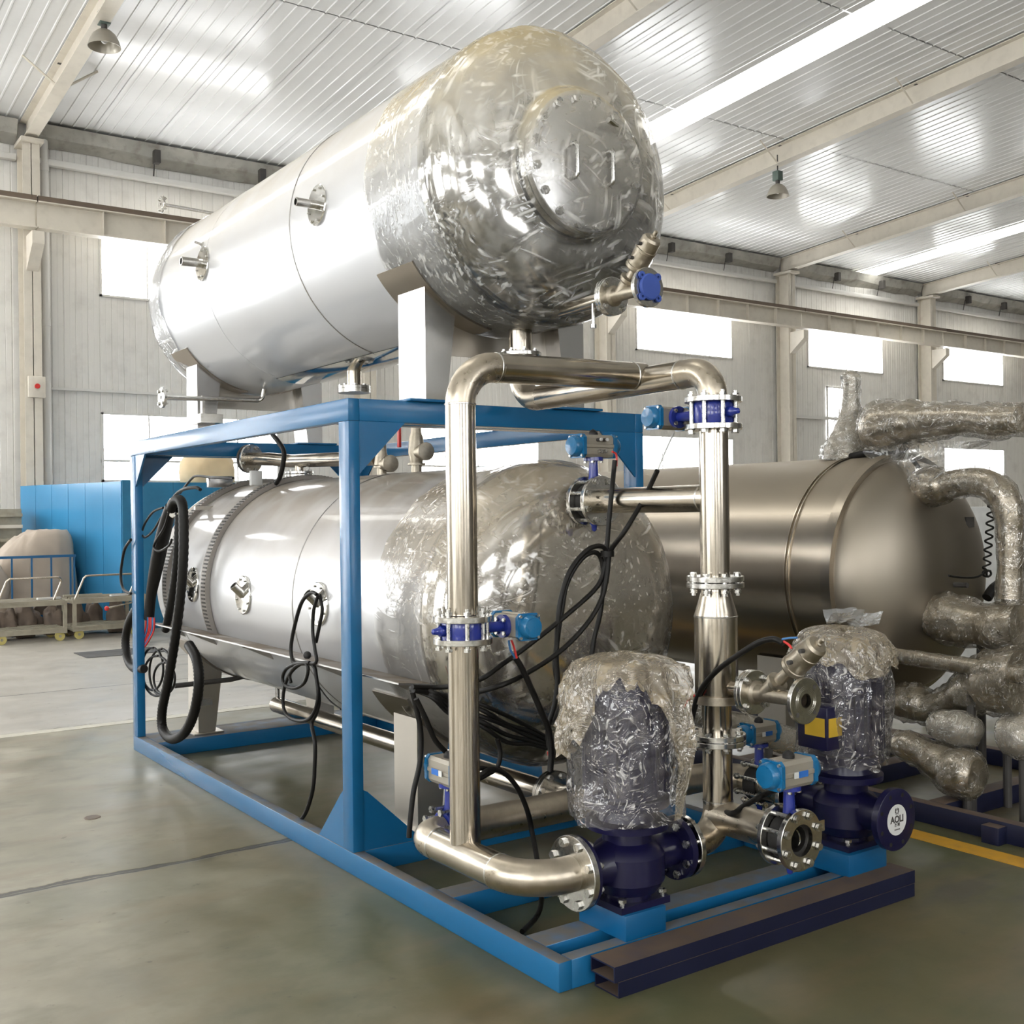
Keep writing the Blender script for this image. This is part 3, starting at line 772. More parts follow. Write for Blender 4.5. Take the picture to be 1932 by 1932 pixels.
# belly reinforcement sheet under the tank (polished, reflecting the frame)
mb = MB(); mb.lathe([(.32, UR+.003), (2.40, UR+.003), (2.40, UR), (.32, UR)], (UX, 0, UZ), YAX, 20, PI-.27, PI+.27); obj('belly_sheet', mb, 'mirror', ut)
for x, s in ((.40, 1), (1.34, -1)):
    for y0, y1 in ((0., .25), (3.08, 3.30)):
        saddle_leg(ut, x, s, y0, y1, H+.012, UZ, UX, UR+.011, 'leg', .165, .115)
for a0, a1 in ((-145, -100), (-80, -35)):
    for y0, y1 in ((-.03, .31), (3.05, 3.38)): pad(ut, a0, a1, y0, y1, UX, UZ, UR, 'pad')
for y in (.125, 3.19):
    obj('saddle_web', MB().prism([(UX+UR*1.012*math.cos(math.radians(a)), y-.006, UZ+UR*1.012*math.sin(math.radians(a))) for a in (-124, -112, -100, -90, -80, -68, -56)]+[(1.2, y-.006, 2.36), (.54, y-.006, 2.36)], (0, .012, 0)), 'leg_low', ut, smooth=False)
side_disc(ut, .715, 3.165, UX, UZ, UR, .105, 'nozzle_cover', .12, (-1, 0, 0), .022)
side_disc(ut, 2.39, 3.19, UX, UZ, UR, .11, 'nozzle_cover', .14, (-1, 0, 0), .028)
# small marks: two lifting lugs on top of the back half, thin sight pipe
side_disc(ut, 2.47, 3.33, UX, UZ, UR, .02, 'sensor_boss', .05, (-1, 0, .2), .008, screws=False)
# manhole on the front head
mh = obj('manhole_neck', MB().lathe([(-.40, .262), (-.555, .262)], (UX, 0, UZ), YAX, 56), 'flange', ut)
obj('manhole_flange', MB().lathe([(-.545, .262), (-.545, .315), (-.58, .315), (-.58, .0)], (UX, 0, UZ), YAX, 64), 'flange', mh)
cv = obj('manhole_cover', MB().lathe([(-.583, .0005), (-.583, .313), (-.615, .313), (-.619, .305), (-.622, .0005)], (UX, 0, UZ), YAX, 64), 'leg', ut)
bolts(cv, (UX, -.622, UZ), (0, 1, 0), .285, 16, .011, .09)
for s in (-1, 1):
    x = UX+s*.10
    obj('lift_handle', MB().tube(fillet([(x, -.62, UZ-.09), (x, -.68, UZ-.09), (x, -.68, UZ+.06), (x, -.62, UZ+.06)], .02), .009, 8), 'bolt', cv)
obj('davit_arm', MB().tube(fillet([(UX+.33, -.48, UZ-.12), (UX+.33, -.56, UZ-.12), (UX+.33, -.58, UZ+.16), (UX+.1, -.65, UZ+.20)], .05), .014, 8), 'flange', ut)
# bottom nozzles
def nozzle(tank, x, y, z0, z1, r, fro, label=None, up=False, blind=True):
    e = obj('nozzle', MB().cyl((x, y, z0), (x, y, z1), r, seg=24), 'pipe_v', tank)
    flange(e, (x, y, z1), (0, 0, -1 if z1 < z0 else 1), fro, r*.9, .02, 8, .007)
    return e
nozzle(ut, UX, 1.64, 2.52, 2.38, .044, .10)
obj('blind_flange', MB().cyl((UX, 1.64, 2.36), (UX, 1.64, 2.338), .10, seg=32), 'flange', ut)
nz = obj('nozzle', MB().cyl((UX, -.10, 2.55), (UX, -.10, 2.36), .057, seg=28), 'pipe_v', ut)
flange(nz, (UX, -.10, 2.345), (0, 0, 1), .10, .05, .02, 8, .007)
# thin vent pipe with a flange behind the back end and thin drain pipe under it
sp = obj('vent_pipe', MB().tube(fillet([(.35, 3.62, 3.875), (.95, 3.62, 3.86), (.95, 3.62, 3.6)], .05), .012, 10), 'flange', ut)
flange(sp, (.335, 3.62, 3.875), (1, 0, 0), .062, .01, .016, 4, .006)
sp = obj('drain_line', MB().tube(fillet([(.10, 2.88, 2.386), (.79, 2.88, 2.40), (.80, 2.86, 2.50)], .04), .016, 10), 'flange', ut)
flange(sp, (.085, 2.88, 2.386), (1, 0, 0), .07, .012, .018, 4, .007)
obj('pipe_clamp', MB().box((.36, 2.87, 2.29), (.375, 2.91, 2.41)).box((.345, 2.86, 2.23), (.50, 3.08, 2.29)), 'flange', ut, smooth=False)

# ---- lower tank
LX, LZ, LR = .87, 1.133, .695
lt = empty('pressure_tank', (LX, 1.6, .1), 'lower stainless steel tank lying inside the blue frame', 'tank')
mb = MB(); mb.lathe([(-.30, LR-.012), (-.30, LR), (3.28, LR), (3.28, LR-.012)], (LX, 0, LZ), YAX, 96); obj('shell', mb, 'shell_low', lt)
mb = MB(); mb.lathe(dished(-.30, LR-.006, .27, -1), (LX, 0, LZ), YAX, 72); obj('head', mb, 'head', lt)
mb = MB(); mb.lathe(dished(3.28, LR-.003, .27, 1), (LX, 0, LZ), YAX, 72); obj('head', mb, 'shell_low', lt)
seam(lt, 1.02, LX, LZ, LR); seam(lt, 2.95, LX, LZ, LR, h=.002, mat='shell_low')
for x, s in ((.36, 1), (1.38, -1)):
    for y0, y1 in ((.05, .27), (3.02, 3.22)):
        lg = saddle_leg(lt, x, s, y0, y1, .115, LZ, LX, LR+.011, 'leg_low', .17, .12)
        obj('foot_plate', MB().box((x-s*.04, y0-.03, .10), (x+s*.17, y1+.03, .114), .002), 'leg_low', lg)
for a0, a1 in ((-147, -95), (-85, -33)):
    for y0, y1 in ((.0, .34), (2.97, 3.30)): pad(lt, a0, a1, y0, y1, LX, LZ, LR, 'pad')
for y, z, R in ((2.56, 1.16, .112), (1.70, 1.14, .112), (.70, 1.15, .112)):
    side_disc(lt, y, z, LX, LZ, LR, R, 'nozzle_cover', .085, (-.72, 0, .70), .026)
# slotted straps running over the shell down to the ledge
def strap(y, w=.095, a0=-23, a1=203):
    mb = MB(); n = 64; vs = []; R0, R1 = LR+.002, LR+.030
    for k in range(n+1):
        a = math.radians(a0+(a1-a0)*k/n)
        for rr in (R0, R1):
            for yy in (y-w/2, y+w/2): vs.append((LX+rr*math.cos(a), yy, LZ+rr*math.sin(a)))
    fs = []
    for k in range(n):
        b, c = 4*k, 4*k+4
        fs += [(b+2, b+3, c+3, c+2), (b, c, c+1, b+1), (b, b+2, c+2, c), (b+1, c+1, c+3, b+3)]
    fs += [(0, 1, 3, 2), (4*n, 4*n+2, 4*n+3, 4*n+1)]
    mb.add(vs, fs); o = obj('slotted_strap', mb, 'strap', lt)
    sl = MB(); m = 116
    for k in range(m):
        a = math.radians(a0+2+(a1-a0-4)*k/m); u = V((math.cos(a), 0, math.sin(a))); t = V((-math.sin(a), 0, math.cos(a)))
        sl.obox(V((LX, y-.008, LZ))+u*(R1+.0), u*.003, V((0, w*.34, 0)), t*.0055)
    s = obj('slots', sl, 'dark', o, smooth=False); s['kind'] = 'stuff'
strap(2.30); strap(3.05)
# ledge along the flank (open cable channel) with dusty top
mb = MB()
mb.prism([(.240, -.31, .864), (.066, -.31, .884), (.064, -.31, .882), (.064, -.31, .876), (.070, -.31, .874), (.240, -.31, .854)], (0, 3.42, 0))
obj('cable_ledge', mb, 'ledge', lt, smooth=False)
for y in (-.25, .6, 1.5, 2.4, 3.0): obj('ledge_bracket', MB().prism([(.08, y, .868), (.24, y, .855), (.27, y, .78)], (0, .008, 0)), 'leg_low', lt, smooth=False)
# handle bracket on the back of the flank
obj('hook_bar', MB().box((.30, 2.86, 1.64), (.44, 2.89, 1.665)).box((.42, 2.86, 1.60), (.44, 2.89, 1.66)), 'leg_low', lt, smooth=False)
obj('lifting_lug', MB().box((.50, 3.16, 1.80), (.68, 3.20, 1.88), .004), 'leg', lt)
obj('white_box', MB().box((.60, 2.62, 1.80), (.68, 2.66, 1.90), .006), 'white', lt)
# thin drain pipe near the back leg
dp = obj('drain_line', MB().tube([(.16, 2.9, .47), (.55, 2.9, .475), (.74, 2.9, .50)], .017, 8), 'dark', lt)
obj('pipe_clamp', MB().box((.34, 2.89, .35), (.35, 2.91, .46)).box((.32, 2.88, .32), (.41, 2.92, .36)), 'leg', lt, smooth=False)
# relief valves on the crown
for y, hh in ((1.30, .11), (.90, .20)):
    v = obj('relief_valve', MB().lathe([(0, .03), (.05, .03), (.05, .05), (.06, .05), (.06, .035), (hh*.6, .045), (hh, .04), (hh+.03, .03), (hh+.10, .026), (hh+.11, .01)], (LX, y, LZ+LR-.01), (0, 0, 1), 20, capB=True), 'cast', lt)
    obj('side_outlet', MB().lathe([(0, .035), (.09, .035), (.09, .05), (.11, .05), (.115, .02)], (LX, y, LZ+LR+hh*.55), (0, -1, 0), 18, capB=True), 'cast', v)
obj('lever', MB().box((LX-.06, .985, 1.97), (LX-.045, 1.01, 2.09), .003), 'red', lt)
# cross pipe over the crown with a blind flange
cp = obj('crown_pipe', MB().tube(fillet([(.742, 2.95, 1.995), (.80, 2.76, 1.985), (LX, 2.58, 1.965), (LX, 1.36, 1.93)], .3), .045, 20), 'pipe', lt)
dv = V((.29, -.95, -.05)).normalized()
flange(cp, V((.735, 2.97, 1.996)), dv, .100, .04, .02, 8, .008)
obj('blind_flange', MB().cyl(V((.733, 2.978, 1.996)), V((.733, 2.978, 1.996))-dv*.02, .100, seg=36), 'dark', cp)
nz = obj('nozzle', MB().cyl((LX, 2.45, LZ+LR-.02), (LX, 2.45, 1.96), .03, seg=20), 'pipe', lt)
for z in (1.853, 1.875): flange(nz, (LX, 2.45, z), (0, 0, 1), .095, .03, .016, 8, .007, bolted=(z < 1.86), L=.05)
# drum pipe along the belly
obj('belly_pipe', MB().tube([(LX, 2.88, .27), (LX, -.28, .29)], .054, 28), 'pipe', lt)
bp = obj('belly_stub', MB().cyl((LX, 2.86, .30), (LX, 2.86, .47), .015, seg=12), 'flange', lt)
fl = flange(lt, (LX, -.30, .29), (0, -1, 0), .11, .05, .02, 8, .008, name='belly_flange')

# ---- stretch film on the tanks (each sheet is a thing of its own)
def tank_film(name, prof, xc, zc, seed, mat, amp, seg=150, sub=5, skirt=None):
    p = []
    for i in range(len(prof)-1):
        for k in range(sub):
            t = k/sub; p.append((prof[i][0]*(1-t)+prof[i+1][0]*t, prof[i][1]*(1-t)+prof[i+1][1]*t))
    p.append(prof[-1])
    mb = MB(); mb.lathe(p, (xc, 0, zc), YAX, seg); n = seg
    for i, v in enumerate(mb.v):
        row = i//n; a = 2*PI*(i % n)/n
        d = axdir((xc, 0, zc), YAX)(v)
        t, r = p[row]
        q = V((math.cos(a)*r, t, math.sin(a)*r))
        rid = (.5-abs(mnoise.noise(q*7+V((seed, 0, 0)))))+.5*(.5-abs(mnoise.noise(q*16+V((0, seed, 0)))))
        fold = max(0, mnoise.noise(V((a*5, seed, t*1.2))))*1.2
        off = amp*(rid*.7+fold*min(1, max(0, (r-.25)/.3)))
        if row == 0: v = v+V((0, .05*mnoise.noise(V((a*3, seed, 0)))+.02*mnoise.noise(V((a*11, seed, 2))), 0))
        out = d if r > .45 else V((0, 1 if t > 1 else -1, 0))
        mb.v[i] = v+out*max(0, off)
    return obj(name, mb, mat, ang=70)
pf = [(.20, UR+.003), (-.10, UR+.004), (-.335, UR+.008), (-.40, UR-.004), (-.46, UR-.06), (-.52, UR-.16), (-.555, .40), (-.57, .345), (-.61, .328), (-.632, .31), (-.645, .20), (-.648, .001)]
tag(tank_film('plastic_film', pf, UX, UZ, 3.1, 'film_up', .008, 200, 5), 'clear crumpled stretch film around the front end of the upper tank', 'plastic film', 'tank films')
pf = [(3.22, UR+.004), (3.45, UR+.006), (3.56, UR-.02), (3.66, UR-.18), (3.72, .3), (3.73, .001)]
tag(tank_film('plastic_film', pf, UX, UZ, 9.4, 'film_back', .012, 110, 3), 'clear stretch film around the far end of the upper tank', 'plastic film', 'tank films')
pf = [(.10, LR+.004), (-.15, LR+.006), (-.33, LR+.008), (-.43, LR-.03), (-.51, LR-.13), (-.57, .40), (-.60, .25), (-.615, .12), (-.62, .001)]
tag(tank_film('plastic_film', pf, LX, LZ, 5.7, 'film_low', .008, 180, 5), 'clear crumpled stretch film around the front end of the lower tank', 'plastic film', 'tank films')
# ------------------------------------------------------------------ pipework
PR = .057
R1 = (-.03, -.967); R2 = (.87, -1.37)
ZT = 2.145; ZB = .34
def pipe_run(parent, pts, rad=.15, r=PR, mat='pipe', name='pipe'):
    return obj(name, MB().tube(fillet(pts, rad, 9), r, 32), mat, parent, ang=50)
def bead(parent, c, ax, r=PR):
    c, ax = V(c), V(ax).normalized()
    return obj('weld_bead', MB().lathe([(-.004, r-.001), (-.002, r+.0022), (.002, r+.0022), (.004, r-.001)], c, ax, 32), 'flange', parent)
# riser 1 (left): from the upper header down to the suction line
e = empty('riser_pipe', (R1[0], R1[1], ZB), 'tall stainless steel pipe with a bend on top, standing at the left front', 'pipe')
pipe_run(e, [(R1[0], R1[1], 1.225), (R1[0], R1[1], 2.0)], mat='pipe_v'); 
pipe_run(e, [(R1[0], R1[1], 1.99), (R1[0], R1[1], ZT), (R1[0]+.17, R1[1], ZT)], .155, mat='elbow', name='elbow')
pipe_run(e, [(R1[0]+.155, R1[1], ZT), (UX, R1[1], ZT+.012)], mat='pipe')
bead(e, (R1[0], R1[1], 2.0), (0, 0, 1)); bead(e, (R1[0]+.16, R1[1], ZT), (1, 0, 0)); bead(e, (UX-.06, R1[1], ZT+.012), (1, 0, 0))
flange(e, (R1[0], R1[1], 1.222), (0, 0, -1), .110, .05, .022, 8, .008, bolted=False)
# lower part of riser 1 and the suction line into the near pump
e = empty('suction_pipe', (R1[0], R1[1], 0.25), 'stainless pipe with two bends along the floor into the near pump', 'pipe')
pipe_run(e, [(R1[0], R1[1], 1.12), (R1[0], R1[1], ZB+.03)], mat='pipe_v')
flange(e, (R1[0], R1[1], 1.118), (0, 0, 1), .110, .05, .022, 8, .008, bolted=False)
pipe_run(e, [(R1[0]-.012, -.80, ZB), (R1[0]-.012, -1.20, ZB)], mat='pipe', r=.062)
pipe_run(e, [(R1[0]-.012, -1.19, ZB), (R1[0]-.012, -1.37, ZB), (.150, -1.37, ZB)], .165, mat='elbow', r=.062, name='elbow')
pipe_run(e, [(R1[0]-.012, -.81, ZB), (R1[0]-.012, -.66, ZB), (.055, -.66, ZB)], .10, mat='elbow', r=.062, name='elbow')
bead(e, (R1[0]-.012, -1.2, ZB), (0, 1, 0), .062); bead(e, (R1[0]-.012, -.80, ZB), (0, 1, 0), .062)
mb = MB().lathe([(-.012, PR+.002), (.012, PR+.003)], (R1[0], R1[1], ZB+.062), (0, 0, 1), 32)
flange(e, (.148, -1.37, ZB), (1, 0, 0), .130, .055, .024, 8, .009, L=.06)
# suction cross pipe under the tank (brass coloured)
e = empty('cross_pipe', (.6, -.68, .2), 'dusty stainless pipe running across behind the near pump', 'pipe')
pipe_run(e, [(.145, -.66, ZB), (1.62, -.66, ZB), (1.62, -1.12, ZB)], .16, mat='elbow', r=.066)
flange(e, (.156, -.66, ZB), (-1, 0, 0), .11, .05, .022, 8, .008, bolted=False)
flange(e, (1.62, -1.10, ZB), (0, -1, 0), .125, .05, .022, 8, .008, bolted=False)
pipe_run(e, [(LX, -.32, .29), (LX, -.40, .29), (LX, -.66, ZB)], .1, mat='pipe', name='branch')
flange(e, (LX, -.345, .29), (0, 1, 0), .11, .05, .022, 8, .008, L=.05)

# header from the upper tank's bottom outlet to riser 2
e = empty('header_pipe', (UX, -.8, ZT-.06), 'stainless header pipe curving forward from under the upper tank', 'pipe')
pipe_run(e, [(UX, -.10, 2.345), (UX, -.10, ZT-.01), (UX, -.28, ZT-.01)], .13, mat='elbow', name='elbow')
pipe_run(e, [(UX, -.27, ZT-.01), (UX, -1.21, ZT-.005)], mat='pipe')
pipe_run(e, [(UX, -1.20, ZT-.005), (UX, R2[1], ZT-.005), (UX, R2[1], 2.03)], .145, mat='elbow', name='elbow')
bead(e, (UX, -1.2, ZT-.005), (0, 1, 0))
flange(e, (UX, R2[1], 2.035), (0, 0, -1), .110, .05, .022, 8, .008, bolted=False)
# riser 2 upper piece: between the upper valve and the mid flange, with the branch to the lower tank
e = empty('riser_pipe', (R2[0], R2[1], 1.3), 'upper stainless riser at the right front with a side branch to the lower tank', 'pipe')
pipe_run(e, [(R2[0], R2[1], 1.91), (R2[0], R2[1], 1.33)], mat='pipe_v')
flange(e, (R2[0], R2[1], 1.908), (0, 0, 1), .110, .05, .022, 8, .008, bolted=False)
flange(e, (R2[0], R2[1], 1.345), (0, 0, -1), .110, .05, .020, 8, .008, bolted=False)
pipe_run(e, [(R2[0], R2[1], 1.645), (R2[0], -.70, 1.645)], r=.054, mat='pipe', name='branch_pipe')
bead(e, (R2[0], R2[1]+.055, 1.645), (0, 1, 0), .055)
flange(e, (R2[0], -.700, 1.645), (0, 1, 0), .110, .05, .022, 8, .008, bolted=False)
# riser 2 middle piece: enlarged body between two flanges
e = empty('filter_body', (R2[0], R2[1], .75), 'enlarged stainless pipe section with tapered shoulders in the right riser', 'pipe')
mb = MB(); mb.lathe([(1.30, PR), (1.285, PR), (1.20, .082), (1.185, .083), (.885, .083), (.870, .080), (.86, .062), (.85, PR), (.72, PR)], (R2[0], R2[1], 0), (0, 0, 1), 40)
obj('body', mb, 'pipe_v', e)
bead(e, (R2[0], R2[1], 1.19), (0, 0, 1), .083)
mb = MB(); mb.ring((R2[0], R2[1], .858), (0, 0, 1), .096, .06, .03, 36); obj('clamp_ring', mb, 'cast', e)
f = flange(e, (R2[0], R2[1], 1.320), (0, 0, -1), .110, .05, .020, 8, .008, bolted=False)
bolts(e, (R2[0], R2[1], 1.347), (0, 0, -1), .09, 8, .008, .075)
flange(e, (R2[0], R2[1], .740), (0, 0, -1), .110, .05, .020, 8, .008, bolted=False)
bolts(e, (R2[0], R2[1], .742), (0, 0, -1), .09, 8, .008, .065)
pipe_run(e, [(R2[0], R2[1]-.06, .92), (R2[0], R2[1]-.165, .92)], r=.028, mat='pipe', name='side_branch')
flange(e, (R2[0], R2[1]-.165, .92), (0, -1, 0), .083, .02, .016, 4, .008, L=.052)
# riser 2 lower piece down to the pump outlet, with the drain branch
e = empty('discharge_pipe', (R2[0], R2[1], .3), 'lower stainless riser bending from the near pump outlet, with a stub toward the front', 'pipe')
flange(e, (R2[0], R2[1], .717), (0, 0, -1), .110, .05, .020, 8, .008, bolted=False)
pipe_run(e, [(R2[0], R2[1], .70), (R2[0], R2[1], .47)], mat='pipe_v')
pipe_run(e, [(R2[0], R2[1], .48), (R2[0], R2[1], ZB), (.68, R2[1], ZB)], .11, mat='elbow', name='elbow')
pipe_run(e, [(R2[0], R2[1]+.01, .42), (R2[0], -1.675, .42)], r=.064, mat='elbow', name='branch')
bead(e, (R2[0], R2[1], .48), (0, 0, 1))
flange(e, (.692, R2[1], ZB), (-1, 0, 0), .115, .05, .022, 8, .008, L=.055)
flange(e, (R2[0], -1.665, .42), (0, -1, 0), .110, .05, .020, 8, .008, bolted=False)

# ---- butterfly valves with pneumatic actuators
def actuator(e, c, ax, up, face, lab=True, size=1., plugs=False, dome=True):
    """c centre, ax long axis, up away from the valve, face the labelled side"""
    c, ax, up, face = V(c), V(ax).normalized(), V(up).normalized(), V(face).normalized(); s = size
    mb = MB(); hw = .045*s; hl = .072*s
    # extruded body: rounded profile with side ribs
    prof = []
    for u, w in ((-1, -.75), (-.82, -1), (.82, -1), (1, -.75), (1, -.2), (1.12, -.12), (1.12, .12), (1, .2), (1, .72), (.8, 1), (-.8, 1), (-1, .72), (-1, .2), (-1.12, .12), (-1.12, -.12), (-1, -.2)):
        prof.append(c-ax*hl+face*(u*hw*.92)+up*(w*hw))
    mb.prism(prof, ax*hl*2); b = obj('actuator', mb, 'actbody', e, smooth=False)
    for sg in (-1, 1):
        o = c+ax*sg*hl; m2 = MB()
        k = .93
        pts = [(-1, -.7), (-.7, -1), (.7, -1), (1, -.7), (1, .7), (.7, 1), (-.7, 1), (-1, .7)]
        m2.prism([o+face*(u*hw*1.08)+up*(w*hw*1.08) for u, w in pts], ax*sg*.016*s)
        if dome: m2.lathe([(.014*s, .044*s), (.034*s, .042*s), (.044*s, .036*s), (.047*s, .001)], o, ax*sg, 28)
        cpo = obj('end_cap', m2, 'cyan', b, ang=30)
        for u in (-1, 1):
            for w in (-1, 1): obj('screw', MB().cyl(o+ax*sg*.016*s+face*u*hw*.85+up*w*hw*.85, o+ax*sg*.022*s+face*u*hw*.85+up*w*hw*.85, .0055*s, seg=8), 'bolt', b)
    m3 = MB(); m3.lathe([(0, .020*s), (.010*s, .020*s), (.020*s, .013*s), (.026*s, .001)], c+up*hw, up, 18); obj('position_knob', m3, 'rubber', b)
    if lab:
        p = c+face*hw*1.14
        obj('label_plate', MB().obox(p-ax*.022*s, ax*.010*s, up*.010*s, face*.0015), 'white', b, smooth=False)
        obj('label_plate', MB().obox(p+ax*.012*s, ax*.022*s, up*.010*s, face*.0015), 'tagblue', b, smooth=False)
    if plugs:
        for t, z in ((-.012, .55), (.022, .55), (-.005, -.5), (.02, -.5)):
            obj('port', MB().cyl(c+ax*t+up*(z*hw)+face*hw*.9, c+ax*t+up*(z*hw)+face*(hw*.9+.022), .008, seg=10), 'dark' if z > 0 else 'bolt', b)
            if z > 0: obj('plug', MB().cyl(c+ax*t+up*(z*hw)+face*(hw*.9+.02), c+ax*t+up*(z*hw)+face*(hw*.9+.03), .007, seg=10), 'white', b)
    return b
def butterfly(c, pax, stem, aax, face, label, gap=.078, sl=.20, size=1., lab=True, plugs=False, tail=True, mat='valveblue', studs=True, ring='valveblue', dome=True):
    """wafer valve body between two flanges; c centre, pax pipe axis, stem direction of the actuator"""
    c, pax, stem, aax = V(c), V(pax).normalized(), V(stem).normalized(), V(aax).normalized()
    e = empty('butterfly_valve', c, label, 'valve', 'butterfly valves')
    h = gap/2
    mb = MB(); mb.lathe([(-h*.98, .046), (-h*.98, .078), (-h*.7, .082), (h*.7, .082), (h*.98, .078), (h*.98, .046), (-h*.98, .046)], c, pax, 40); obj('body', mb, ring, e)
    side = pax.cross(stem)
    obj('disc', MB().lathe([(-.004, .001), (-.004, .044), (.004, .044), (.004, .001)], c, (side*1.+pax*.12), 28), 'flange', e)
    mb = MB(); mb.lathe([(.075, .026), (.105, .022), (sl-.075, .020), (sl-.062, .020)], c, stem, 20)
    mb.lathe([(sl-.064, .020), (sl-.064, .044), (sl-.048, .044), (sl-.048, .001)], c, stem, 24); obj('stem_neck', mb, mat, e)
    bolts(e, c+stem*(sl-.066), stem, .035, 4, .005, .028, phase=PI/4)
    if tail:
        mb = MB(); mb.lathe([(.075, .022), (.10, .020), (.108, .014), (.13, .010), (.135, .001)], c, -stem, 16); obj('lower_stub', mb, mat, e)
    actuator(e, c+stem*(sl+.0), aax, stem, face, lab, size, plugs, dome)
    if studs: bolts(e, c-pax*(h+.024), pax, .090, 8, .0085, gap+.066, name='stud_bolt')
    return e
butterfly((R1[0], R1[1], 1.17), (0, 0, 1), (1, 0, 0), (0, 1, 0), (0, 0, -1), 'blue butterfly valve with actuator half way up the left pipe', sl=.235, lab=False, size=1.05)
butterfly((R2[0], R2[1], 1.972), (0, 0, 1), (0, 1, 0), (-1, 0, 0), (0, 0, 1), 'topmost blue butterfly valve below the bend of the right riser', sl=.25, lab=False, size=1.0, gap=.082)
butterfly((LX, -.64, 1.645), (0, 1, 0), (0, 0, 1), (1, 0, 0), (0, -1, 0), 'blue butterfly valve with upright actuator before the lower tank', sl=.24, lab=False, plugs=True, gap=.076, ring='rubber', size=1.08)
butterfly((R2[0], -1.722, .42), (0, 1, 0), (0, 0, 1), (1, 0, 0), (0, -1, 0), 'butterfly valve with an open flange facing the front near the floor', sl=.235, gap=.07, ring='rubber', size=1.1)
butterfly((.095, -.66, ZB), (1, 0, 0), (0, 0, 1), (0, 1, 0), (-1, 0, 0), 'butterfly valve partly hidden behind the foot of the left pipe', sl=.235, gap=.07, size=1.15)
butterfly((1.62, -.90, ZB), (0, 1, 0), (0, 0, 1), (1, 0, 0), (0, -1, 0), 'butterfly valve behind the foot of the right riser', sl=.235, gap=.07, ring='rubber')
# tank-side flanges of the lower tank's valve
nz = obj('front_nozzle', MB().tube([(LX, -.50, 1.645), (LX, -.60, 1.645)], .054, 28).tube([(LX, -.34, 1.645), (LX, -.50, 1.645)], .055, 28), 'pipe', lt)
flange(nz, (LX, -.580, 1.645), (0, -1, 0), .110, .05, .022, 8, .008, bolted=False)
nz = obj('collar_plate', MB().ring((LX, -.36, 1.645), (0, -1, 0), .075, .054, .14), 'head', lt)
# open companion flange on the floor valve
fo = empty('companion_flange', (R2[0], -1.80, .42), 'open round steel flange bolted to the front of the floor valve', 'flange')
mb = MB(); mb.lathe([(0, .055), (0, .108), (.002, .110), (.020, .110), (.022, .108), (.022, .057), (0, .055)], (R2[0], -1.757, .42), (0, -1, 0), 48); obj('plate', mb, 'flange', fo)
bolts(fo, (R2[0], -1.783, .42), (0, 1, 0), .09, 8, .008, .03)
obj('bracket_tab', MB().box((R2[0]+.10, -1.77, .43), (R2[0]+.135, -1.765, .47)), 'flange', fo, smooth=False)

# ---- angle seat valves
def angle_valve(y0, z, label, capped, tilt, yl=.24, s=1., k=.15):
    x = .87; c = V((x, y0, z))
    e = empty('angle_seat_valve', c, label, 'valve', 'angle seat valves')
    flange(e, c, (0, -1, 0), .083*s, .02, .016, 4, .008, bolted=False)
    mb = MB(); mb.lathe([(.014, .045), (.022, .045), (.03, .034), (.06, .030), (yl-.05, .026), (yl-.02, .030), (yl-.016, .03)], c, (0, -1, 0), 22); obj('body', mb, 'cast', e)
    o = c+V((0, -yl, 0))
    f = flange(e, o+V((0, .016, 0)), (0, -1, 0), .083*s, .026, .018, 4, .008, bolted=False, name='end_flange')
    u = V((0, -math.sin(tilt), math.cos(tilt)))
    b = c+V((0, -.06, 0))
    mb = MB(); mb.lathe([(0, .030), (.06, .030), (.07, .040), (.085, .040), (.09, .022), (k, .018)], b, u, 20, capA=True); obj('bonnet', mb, 'cast', e)
    mb = MB(); mb.lathe([(k, .016), (k, .044), (k+.008, .048), (k+.022, .048), (k+.024, .044), (k+.088, .044), (k+.090, .047), (k+.10, .047), (k+.102, .044), (k+.145, .042), (k+.155, .034), (k+.16, .001)], b, u, 30)
    a = obj('actuator_cylinder', mb, 'cast', e, ang=25)
    mb = MB(); mb.lathe([(k+.155, .014), (k+.165, .014), (k+.168, .009), (k+.185, .009), (k+.19, .001)], b, u, 14); obj('indicator', mb, 'cast', a)
    w = u.cross(V((1, 0, 0)))
    for t in (.05, .12): obj('air_port', MB().cyl(b+u*(k+t)-V((.04, 0, 0)), b+u*(k+t)-V((.062, 0, 0)), .008, seg=10), 'dark', a)
    if capped:
        p = o+V((0, -.004, 0)); m2 = MB(); m2.lathe([(0, .001), (0, .055), (.010, .055), (.014, .050), (.014, .001)], p, (0, -1, 0), 28)
        for t in range(4):
            an = PI/4+PI/2*t; q = p+V((math.cos(an)*.062, 0, math.sin(an)*.062)); m2.ring(q, (0, -1, 0), .016, .006, .010, 14)
        obj('protection_cap', m2, paintcache('cap_blue', (.045, .09, .36), .5), e)
    else:
        for rr in (.040, .046, .052): obj('face_groove', MB().ring(o+V((0, -.0015, 0)), (0, -1, 0), rr+.0015, rr, .0015, 32), 'mirror', f)
        for t in range(4):
            an = PI/4+PI/2*t; q = o+V((math.cos(an)*.064, .002, math.sin(an)*.064)); obj('bolt_hole', MB().cyl(q, q+V((0, -.0045, 0)), .0085, seg=12), 'dark', f)
    return e
angle_valve(-.775, 2.522, 'angle seat valve with blue cover plate under the front of the upper tank', True, math.radians(46), .235, k=.13)
angle_valve(-1.553, .92, 'angle seat valve with a bare open flange on the right riser', False, math.radians(50), .25, k=.165)
nz = obj('side_outlet', MB().tube([(.87, -.30, 2.515), (.87, -.76, 2.522)], .031, 24), 'pipe', ut)
f = flange(nz, (.87, -.757, 2.522), (0, -1, 0), .083, .03, .016, 4, .008, L=.05)
